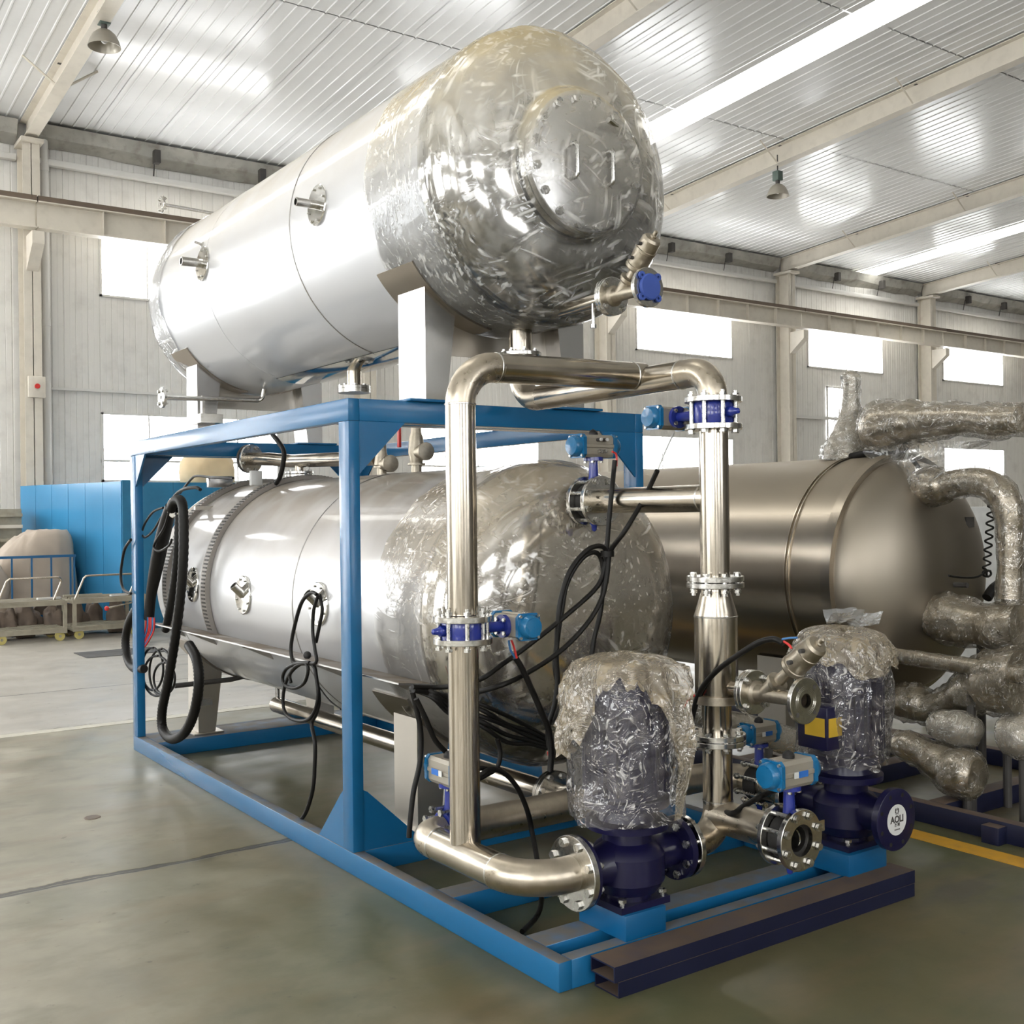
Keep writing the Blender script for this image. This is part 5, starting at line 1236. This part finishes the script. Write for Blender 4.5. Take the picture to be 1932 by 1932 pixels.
  ('coil_wire', 'thin coiled wire hanging beside the second tank head', 0.006, 'cable', 'cables on the second tank', [(3.63,-0.85,1.692),(3.657,-0.85,1.686),(3.666,-0.85,1.679),(3.651,-0.85,1.673),(3.621,-0.85,1.666),(3.595,-0.85,1.66),(3.588,-0.85,1.653),(3.604,-0.85,1.647),(3.632,-0.85,1.64),(3.654,-0.85,1.633),(3.655,-0.85,1.627),(3.633,-0.85,1.62),(3.603,-0.85,1.614),(3.582,-0.85,1.607),(3.583,-0.85,1.601),(3.605,-0.85,1.594),(3.633,-0.85,1.587),(3.649,-0.85,1.581),(3.642,-0.85,1.574),(3.615,-0.85,1.568),(3.585,-0.85,1.562),(3.571,-0.85,1.555),(3.58,-0.85,1.549),(3.606,-0.85,1.542),(3.632,-0.85,1.535),(3.641,-0.85,1.528),(3.626,-0.85,1.522),(3.596,-0.85,1.516),(3.57,-0.85,1.51),(3.563,-0.85,1.503),(3.58,-0.85,1.496),(3.608,-0.85,1.489),(3.63,-0.85,1.483),(3.63,-0.85,1.476),(3.609,-0.85,1.47),(3.578,-0.85,1.464),(3.557,-0.85,1.458),(3.559,-0.85,1.451),(3.581,-0.85,1.444),(3.609,-0.85,1.437),(3.624,-0.85,1.43),(3.617,-0.85,1.424),(3.59,-0.85,1.418),(3.561,-0.85,1.412),(3.547,-0.85,1.406),(3.556,-0.85,1.399),(3.582,-0.85,1.392),(3.608,-0.85,1.385),(3.616,-0.85,1.378),(3.601,-0.85,1.372),(3.571,-0.85,1.366),(3.546,-0.85,1.36),(3.539,-0.85,1.354),(3.556,-0.85,1.347),(3.584,-0.85,1.34),(3.605,-0.85,1.332),(3.606,-0.85,1.326),(3.584,-0.85,1.32),(3.553,-0.85,1.315),(3.533,-0.85,1.309),(3.535,-0.85,1.302),(3.557,-0.85,1.295),(3.585,-0.85,1.287),(3.6,-0.85,1.28),(3.592,-0.85,1.274),(3.565,-0.85,1.268),(3.536,-0.85,1.263),(3.523,-0.85,1.257),(3.532,-0.85,1.25),(3.558,-0.85,1.243),(3.562,-0.85,1.204),(3.589,-0.85,1.207),(3.604,-0.85,1.216),(3.599,-0.85,1.229),(3.578,-0.85,1.238),(3.549,-0.85,1.239),(3.527,-0.85,1.233),(3.52,-0.85,1.221),(3.533,-0.85,1.21),(3.56,-0.85,1.204),(3.587,-0.85,1.206),(3.603,-0.85,1.216),(3.6,-0.85,1.228),(3.58,-0.85,1.237),(3.473,-0.85,1.207),(3.37,-0.85,1.206),(3.245,-0.85,1.217),(3.195,-0.85,1.225)]),
]
_seen = {}
for nm, lab, r, mat, grp, pts in CABLES:
    sub = 4 if len(pts) < 30 else 2
    sp = spline(pts, sub)
    if nm == 'corrugated_hose':
        fine = []
        sp = spline(pts, 14)
        mb = MB().tube(sp, r, 14, rfun=lambda i, n: r*(1.0 if i % 2 else .90))
    elif nm == 'cable_sleeve': mb = MB().tube(spline(pts, 8), r, 14, rfun=lambda i, n: r*(.75+.3*math.sin(PI*min(1, i/n*1.3))))
    else: mb = MB().tube(sp, r, 8)
    o = tag(obj(nm, mb, mat, ang=60), lab, 'hose' if 'hose' in nm or 'sleeve' in nm else ('wire' if 'wire' in nm else 'cable'), grp)
# tie around the hoses before the lower tank
tag(obj('cable_tie', MB().lathe([(-.012, .026), (-.012, .029), (.012, .029), (.012, .026)], (.733, -.89, 1.423), (0, 0, 1), 16), 'cable'), 'black tie holding the hose loop before the lower tank', 'cable tie')
# gauge with chrome rim hanging at the back post
g = empty('pressure_gauge', (.10, 2.66, 1.66), 'round chrome gauge hanging on the hoses at the back post', 'gauge')
obj('case', MB().lathe([(-.02, .001), (-.02, .062), (.015, .066), (.02, .060), (.018, .001)], (.085, 2.62, 1.655), (-.9, -.35, 0), 28), 'mirror', g)
obj('stem', MB().cyl((.10, 2.64, 1.59), (.11, 2.65, 1.53), .010, seg=10), 'flange', g)
# knob on the ledge
kb = empty('ledge_knob', (.115, .76, .87), 'small black knob standing on the dusty ledge', 'knob')
obj('grip', MB().sphere((.12, .72, .895), .020, 14, 8), 'rubber', kb); obj('pin', MB().cyl((.12, .72, .86), (.12, .72, .89), .006, seg=8), 'dark', kb)
# ------------------------------------------------------------------ wrapped fittings: (x, y, z, radius) along each
WRAPS = [
  ('film-wrapped upright valve on top of the second tank','wrap_light',0.022,[(3.4,-0.023,1.898,0.151),(3.4,-0.028,1.957,0.147),(3.4,-0.036,2.022,0.124),(3.4,-0.045,2.087,0.098),(3.4,-0.05,2.152,0.075),(3.4,-0.055,2.217,0.056),(3.4,-0.06,2.314,0.049),(3.4,-0.062,2.405,0.046),(3.4,-0.066,2.444,0.026)]),
  ('long film-wrapped actuator above the second tank','wrap',0.03,[(3.3,-0.237,2.064,0.025),(3.3,-0.267,2.062,0.107),(3.3,-0.36,2.077,0.15),(3.3,-0.487,2.09,0.129),(3.3,-0.626,2.086,0.102),(3.3,-0.793,2.085,0.088),(3.3,-0.922,2.081,0.081),(3.3,-1.076,2.055,0.085),(3.3,-1.239,2.057,0.072)]),
  ('film-wrapped pipe elbow with fat flange before the second tank head','wrap',0.014,[(3.3,-0.604,1.722,0.03),(3.3,-0.614,1.721,0.103),(3.3,-0.672,1.72,0.114),(3.3,-0.739,1.718,0.101),(3.3,-0.788,1.723,0.083),(3.3,-0.917,1.74,0.078),(3.3,-1.017,1.725,0.08),(3.3,-1.095,1.672,0.082),(3.3,-1.136,1.587,0.076),(3.3,-1.146,1.446,0.067),(3.3,-1.144,1.249,0.065),(3.3,-1.142,1.081,0.07)]),
  ('film-wrapped valve low before the second tank head','wrap',0.028,[(3.3,-0.685,0.969,0.03),(3.3,-0.699,0.97,0.119),(3.3,-0.778,0.976,0.136),(3.3,-0.859,0.97,0.129),(3.3,-0.97,0.955,0.115),(3.3,-1.092,0.95,0.136),(3.3,-1.225,0.961,0.133)]),
  ('pale film-wrapped pipe slanting behind the far pump','wrap',0.006,[(3.0,-0.544,0.789,0.039),(3.0,-0.681,0.785,0.041),(3.0,-0.94,0.777,0.042),(3.0,-1.153,0.772,0.044),(3.0,-1.408,0.761,0.045)]),
  ('film-wrapped pipe valve lump right of the far pump','wrap',0.03,[(3.1,-0.509,0.513,0.024),(3.1,-0.537,0.502,0.054),(3.1,-0.606,0.511,0.089),(3.1,-0.708,0.516,0.099),(3.1,-0.79,0.504,0.081),(3.1,-0.903,0.551,0.074),(3.1,-1.029,0.624,0.112),(3.1,-1.179,0.684,0.164),(3.1,-1.35,0.704,0.187)]),
  ('round film-wrapped knob right of the far pump','wrap_light',0.012,[(2.95,-0.897,0.451,0.017),(2.95,-0.907,0.452,0.056),(2.95,-0.969,0.451,0.083),(2.95,-1.067,0.449,0.093),(2.95,-1.144,0.445,0.071),(2.95,-1.18,0.44,0.022)]),
  ('thick film-wrapped pipe end low right of the far pump','wrap',0.018,[(2.9,-0.713,0.361,0.052),(2.9,-0.762,0.329,0.077),(2.9,-0.875,0.297,0.076),(2.9,-0.984,0.266,0.099),(2.9,-1.075,0.241,0.125),(2.9,-1.149,0.236,0.124),(2.9,-1.188,0.235,0.097),(2.9,-1.199,0.235,0.016)]),
  ('film-wrapped knob at the right edge near the floor','wrap_light',0.015,[(3.0,-1.259,0.449,0.027),(3.0,-1.293,0.454,0.096),(3.0,-1.377,0.454,0.111),(3.0,-1.458,0.454,0.078)]),
  ('film-wrapped pipe behind the right riser','wrap_light',0.01,[(1.399,-0.55,0.677,0.05),(1.52,-0.55,0.643,0.061),(1.771,-0.55,0.544,0.065),(1.998,-0.55,0.476,0.07),(2.196,-0.55,0.41,0.068),(2.36,-0.55,0.362,0.067)]),
]
# ------------------------------------------------------------------ second machine
BX, BZ, BR = 3.40, 1.21, .70
tb_ = empty('pressure_tank', (BX, 1.5, .1), 'second satin steel tank of the neighbouring machine at the right', 'tank')
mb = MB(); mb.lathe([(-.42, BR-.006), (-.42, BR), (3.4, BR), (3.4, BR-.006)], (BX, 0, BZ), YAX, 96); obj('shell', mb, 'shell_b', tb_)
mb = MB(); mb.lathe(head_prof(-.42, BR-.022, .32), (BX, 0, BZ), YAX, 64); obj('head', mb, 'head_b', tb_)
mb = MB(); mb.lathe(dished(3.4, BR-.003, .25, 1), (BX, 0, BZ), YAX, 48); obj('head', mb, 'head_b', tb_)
mb = MB(); mb.lathe([(-.45, BR-.03), (-.45, BR+.010), (-.39, BR+.014), (-.385, BR)], (BX, 0, BZ), YAX, 80); obj('rim_band', mb, 'shell_b', tb_)
for y in (-.155, -.13): seam(tb_, y, BX, BZ, BR, h=.010, name='hoop', mat='pipe')
for x, s in ((2.90, 1), (3.90, -1)):
    for y0, y1 in ((.05, .27), (3.0, 3.22)): saddle_leg(tb_, x, s, y0, y1, .115, BZ, BX, BR+.01, 'leg_low', .17, .12)
obj('thermowell', MB().cyl((3.42, -.70, 1.16), (3.42, -.82, 1.16), .015, seg=10), 'dark', tb_)
obj('name_plate', MB().box((3.62, -.69, 1.48), (3.70, -.66, 1.54)), 'dark', tb_, smooth=False)
f2 = empty('neighbour_skid', (3.4, 1, 0), 'dark navy steel base under the neighbouring machine', 'frame')
for a, b in (((2.69, -1.75, 0), (2.76, 3.3, .10)), ((4.12, -1.75, 0), (4.20, 3.3, .10)), ((2.76, -1.75, 0), (4.12, -1.68, .10)), ((2.76, -1.10, 0), (4.12, -1.00, .10)), ((2.76, -.40, 0), (4.12, -.28, .10)), ((2.76, .02, 0), (4.12, .30, .10)), ((2.76, 2.95, 0), (4.12, 3.24, .10))):
    obj('beam', MB().box(a, b, .004), 'navy', f2)
obj('foot_block', MB().box((2.62, -1.47, 0), (2.69, -1.38, .085), .004), 'navy', f2)
for i, (lab, mat, amp, pts) in enumerate(WRAPS):
    pr = [V(p[:3]) for p in pts]; rs = [p[3] for p in pts]
    q = []; rr = []
    for k in range(len(pr)-1):
        for j in range(8):
            t = j/8; a, b, c, d = pr[max(k-1, 0)], pr[k], pr[k+1], pr[min(k+2, len(pr)-1)]
            q.append(.5*((2*b)+(c-a)*t+(2*a-5*b+4*c-d)*t*t+(3*b-a-3*c+d)*t**3)); s = t*t*(3-2*t); rr.append(rs[k]*(1-s)+rs[k+1]*s)
    q.append(pr[-1]); rr.append(rs[-1])
    mb = MB().tube(q, 1, 28, rfun=lambda i_, n_: rr[i_])
    seg = 28
    for j, v in enumerate(mb.v):
        row = min(j//seg, len(q)-1); d = v-q[row]
        if d.length < 1e-6: continue
        d.normalize(); n = (.5-abs(mnoise.noise(v*9+V((i*3.1, 0, 0)))))+.6*(.5-abs(mnoise.noise(v*19+V((0, i*2.3, 0)))))
        mb.v[j] = v+d*amp*1.1*n
    e = empty('wrapped_fitting', q[0], lab, 'wrapped part', 'wrapped fittings')
    obj('film', mb, mat, e, ang=75)
    if min(p_.z for p_ in q) < 1.1:
        k_ = len(q)*2//3; p_ = q[k_]
        obj('support_post', MB().cyl((p_.x, p_.y, .0), (p_.x, p_.y, p_.z), .022, seg=12), 'dark', e)
    core = MB().tube(q[2:-2], 1, 18, rfun=lambda i_, n_: max(.004, rr[i_+2]*.93))
    obj('core', core, 'elbow' if mat == 'wrap' else 'cast', e, ang=60)
# torn film hanging below the wrapped actuator
mb = MB(); n = 14; vs = []
for i in range(n+1):
    for j in range(n+1):
        u, w = i/n, j/n; y = -.30-.78*u; z = 1.96-.30*w*(.55+.45*math.sin(u*PI*1.3+.4))
        vs.append((3.22+.05*mnoise.noise(V((u*4, w*4, 2)))+.03*math.sin(u*9), y, z))
mb.add(vs, [(i*(n+1)+j, i*(n+1)+j+1, (i+1)*(n+1)+j+1, (i+1)*(n+1)+j) for i in range(n) for j in range(n)])
M['rag'] = film('hanging_film', (.80, .78, .74), .10, bmp=.4)
tag(obj('plastic_film', mb, 'rag', ang=80), 'loose clear film hanging under the wrapped actuator of the second machine', 'plastic film', 'loose films')
wp = empty('white_panel', (5.4, .3, 0), 'white board standing behind the second tank at the right', 'panel')
obj('board', MB().box((5.1, .6, .15), (6.9, .64, 1.60), .005), 'white', wp)
for x in (5.2, 6.8): obj('support_leg', MB().box((x-.03, .58, 0), (x+.03, .66, .15)), 'dark', wp, smooth=False)

# ------------------------------------------------------------------ left background: blue booth, carts, covered machine
bt = empty('blue_booth', (3.2, 12.3, 0), 'blue painted sheet enclosure with window glare painted on its side near the back wall', 'enclosure')
cx, cy = 2.22, 11.45
fx, fy = 1.42, 14.1
side = V((fx-cx, fy-cy, 0)); sl_ = side.length; sd = side.normalized(); nn = V((sd.y, -sd.x, 0))
k = 6
for i in range(k):
    a = V((cx, cy, 0))+sd*(sl_*i/k+.004); b = V((cx, cy, 0))+sd*(sl_*(i+1)/k-.004)
    obj('side_sheet', MB().prism([a, b, b+V((0, 0, 2.10)), a+V((0, 0, 2.10))], nn*.03), 'booth', bt, smooth=False)
obj('corner_post', MB().box((cx+.01, cy-.03, 0), (cx+.13, cy+.06, 2.12)), paintcache('booth_shaded', (.02, .17, .32), .4), bt, smooth=False)  # same blue paint, darkened for the shaded front
for i in range(5):
    obj('front_sheet', MB().box((cx+.14+i*.6, cy, 0), (cx+.735+i*.6, cy+.03, 2.09)), paintcache('booth_shaded', (.02, .17, .32), .4), bt, smooth=False)  # front sheets take the blue with shade in its colour
def lump(name, c, sx, sy, sz, seed, mat, label, cat, amp=.25, grp=None):
    mb = MB().sphere((0, 0, 0), 1, 40, 24)
    for i, v in enumerate(mb.v):
        n = mnoise.noise(v*1.3+V((seed, 0, 0)))+.5*(.5-abs(mnoise.noise(v*3.2+V((0, seed, 0)))))
        w = v*(1+amp*n); w = V((math.copysign(abs(w.x)**.75, w.x)*sx, math.copysign(abs(w.y)**.75, w.y)*sy, max(w.z, -.55)*sz))
        mb.v[i] = V(c)+w
    return tag(obj(name, mb, mat, ang=75), label, cat, grp)
lump('covered_load', (3.66, 12.0, 2.26), .40, .3, .34, 4.4, 'tarp2', 'yellow beige cloth covered load on the blue enclosure', 'covered load', .2)
cm = empty('covered_machine', (1.2, 12.4, 0), 'machine under a beige tarpaulin behind the carts', 'machine')
def tarp(parent):
    seg = 60; rows = 16; vs = []
    for i in range(rows+1):
        t = i/rows
        for kk in range(seg):
            a = 2*PI*kk/seg; ca, sa = math.cos(a), math.sin(a)
            ex = abs(ca)**.5*math.copysign(1, ca); ey = abs(sa)**.5*math.copysign(1, sa)
            r = min(1, t*1.9)**.7*(.85+.25*t)
            hgt = 1.42-.10*max(0, -ex)-.95*max(0, t-.45)/.55
            f = .05*mnoise.noise(V((ca*3, sa*3, t*3)))*t+.04*(.5-abs(mnoise.noise(V((ca*6, sa*6, t)))))*t
            vs.append((1.25+ex*r*.52*(1+f), 12.5+ey*r*.45*(1+f), hgt+.03*mnoise.noise(V((ca*4, sa*4, t*5)))-(.30 if (ex < -.3 and t > .2) else 0)*min(1, (t-.2)*3)))
    return MB().add(vs, [(i*seg+kk, i*seg+(kk+1) % seg, (i+1)*seg+(kk+1) % seg, (i+1)*seg+kk) for i in range(rows) for kk in range(seg)])
obj('tarpaulin', tarp(cm), 'tarp', cm, ang=75)
obj('machine_body', MB().box((.86, 12.15, 0), (1.62, 12.85, .9)), 'junk', cm, smooth=False)
lump('covered_load', (.42, 11.95, .62), .36, .25, .42, 8.2, 'tarp', 'low beige covered heap at the left edge behind the cart', 'covered load', .35)
# old machine rack at the far left
mr = empty('machine_rack', (1.0, 13.4, 0), 'grey machine cabinet with shelves at the left edge', 'cabinet')
obj('cabinet_body', MB().box((.4, 13.3, 0), (1.28, 13.9, 1.74), .01), 'cartgrey', mr)
for z in (1.05, 1.25, 1.45, 1.62): obj('shelf_lip', MB().box((.4, 13.24, z), (1.28, 13.31, z+.05)), 'cream' if z in (1.05, 1.45) else 'cartgrey', mr, smooth=False)
obj('control_box', MB().box((.78, 13.2, 1.1), (.92, 13.3, 1.5), .008), 'pvc', mr)
# blue guard rail
gr = empty('guard_rail', (1.1, 11.55, 0), 'thin blue tube guard rail behind the carts', 'rail')
obj('top_bar', MB().box((.2, 11.52, 1.055), (1.62, 11.56, 1.09)), 'blueclean', gr, smooth=False)
obj('low_bar', MB().box((.2, 11.53, .25), (1.62, 11.55, .28)), 'blueclean', gr, smooth=False)
for x in (.3, .55, .80, 1.05, 1.30, 1.55, 1.60): obj('upright', MB().box((x-.011, 11.53, 0), (x+.011, 11.552, 1.06)), 'blueclean', gr, smooth=False)
# scrap under the carts
for i in range(9):
    lump('scrap_piece', (.45+i*.19+.05*(i % 3), 11.25+.06*((i*5) % 4), .16), .12, .10, .17+.05*(i % 3), 20+i*1.7, 'junk', 'brown piece of scrap in the heap behind the two carts', 'scrap', .5, 'scrap behind the carts')
# flat carts
def cart(x0, x1, y, label):
    e = empty('flat_cart', ((x0+x1)/2, y, 0), label, 'cart', 'grey carts')
    y0, y1 = y-.28, y+.30
    for z in (.14, .50):
        for i in range(5):
            yy = y0+(y1-y0)*i/4
            obj('deck_slat', MB().box((x0, yy-.03, z+.012), (x1, yy+.03, z+.035)), 'cartgrey', e, smooth=False)
        for yy in (y0, y1): obj('side_rail', MB().box((x0, yy-.02, z-.035), (x1, yy+.02, z+.012)), 'cartgrey', e, smooth=False)
        for xx in (x0, x1): obj('end_rail', MB().box((xx-.02, y0, z-.035), (xx+.02, y1, z+.012)), 'cartgrey', e, smooth=False)
    for xx in (x0, x1):
        for yy in (y0, y1): obj('corner_post', MB().box((xx-.022, yy-.022, .10), (xx+.022, yy+.022, .52)), 'cartgrey', e, smooth=False)
    h = fillet([(x0+.02, y0+.05, .52), (x0+.13, y0-.02, .83), (x1-.02, y0-.02, .83), (x1-.13, y0+.05, .52)], .06)
    obj('push_handle', MB().tube(h, .014, 8), 'pipe', e)
    for xx in (x0+.06, x1-.06):
        for yy in (y0+.03, y1-.03):
            c = obj('wheel', MB().cyl((xx, yy-.022, .06), (xx, yy+.022, .06), .06, seg=18), 'wheel', e)
            obj('hub', MB().cyl((xx, yy-.03, .06), (xx, yy+.03, .06), .018, seg=10), 'cartgrey', c)
    return e
cart(.45, 1.27, 10.95, 'grey slatted cart with yellow wheels at the left edge')
cart(1.40, 2.24, 11.0, 'grey slatted cart with yellow wheels next to the frame')
for i, (x, y, w, l, r) in enumerate(((1.1, 10.8, .05, .30, .2), (1.75, 10.9, .06, .5, -.1), (2.0, 10.75, .05, .3, .3), (1.6, 11.1, .05, .5, .0))):
    d = V((math.cos(r), math.sin(r), 0)); q = V((-d.y, d.x, 0))
    tag(obj('metal_strip', MB().obox((x, y, .552), d*l/2, q*w/2, V((0, 0, .012))), ['pvc', 'cartgrey', 'pvc', 'cartgrey'][i], smooth=False), ['short pale metal strip lying on the left cart', 'long grey metal strip across the right cart', 'short pale metal strip at the end of the right cart', 'grey metal strip at the back of the right cart'][i], 'metal strip', 'strips on the carts')
# hand lever with a red ball beside the back post
lv = empty('hand_lever', (2.15, 10.35, .45), 'chrome lever with red ball knob beside the back post', 'lever')
obj('rod', MB().tube([(1.72, 10.3, .42), (2.22, 10.4, .50)], .012, 8), 'pipe', lv); obj('ball', MB().sphere((1.70, 10.3, .415), .032, 14, 10), 'red', lv)
obj('lever_disc', MB().cyl((2.18, 10.38, .46), (2.18, 10.44, .46), .12, seg=24), 'cartgrey', lv); obj('lever_stand', MB().box((2.14, 10.40, 0), (2.22, 10.46, .42)), 'cartgrey', lv, smooth=False)
# dark pit cover on the floor near the carts
tag(obj('floor_plate', MB().box((1.02, 8.6, 0), (1.9, 9.2, .006)), 'dark', smooth=False), 'dark steel plate lying on the floor before the carts', 'plate')
# small things on the floor
tag(obj('floor_chip', MB().lathe([(0, .045), (.004, .04), (.004, .001)], (-.68, 1.70, 0), (0, 0, 1), 9), 'junk'), 'small brown chip of dirt on the open floor', 'debris')
nb = empty('loose_bolt', (.25, -.75, 0), 'loose pale bolt lying on the floor inside the frame', 'bolt')
obj('head', MB().lathe([(0, .018), (.022, .018)], (.26, -.62, .018), (1, .3, 0), 6, capA=True, capB=True), 'white', nb); obj('shank', MB().cyl((.28, -.615, .018), (.31, -.605, .016), .009, seg=10), 'bolt', nb)
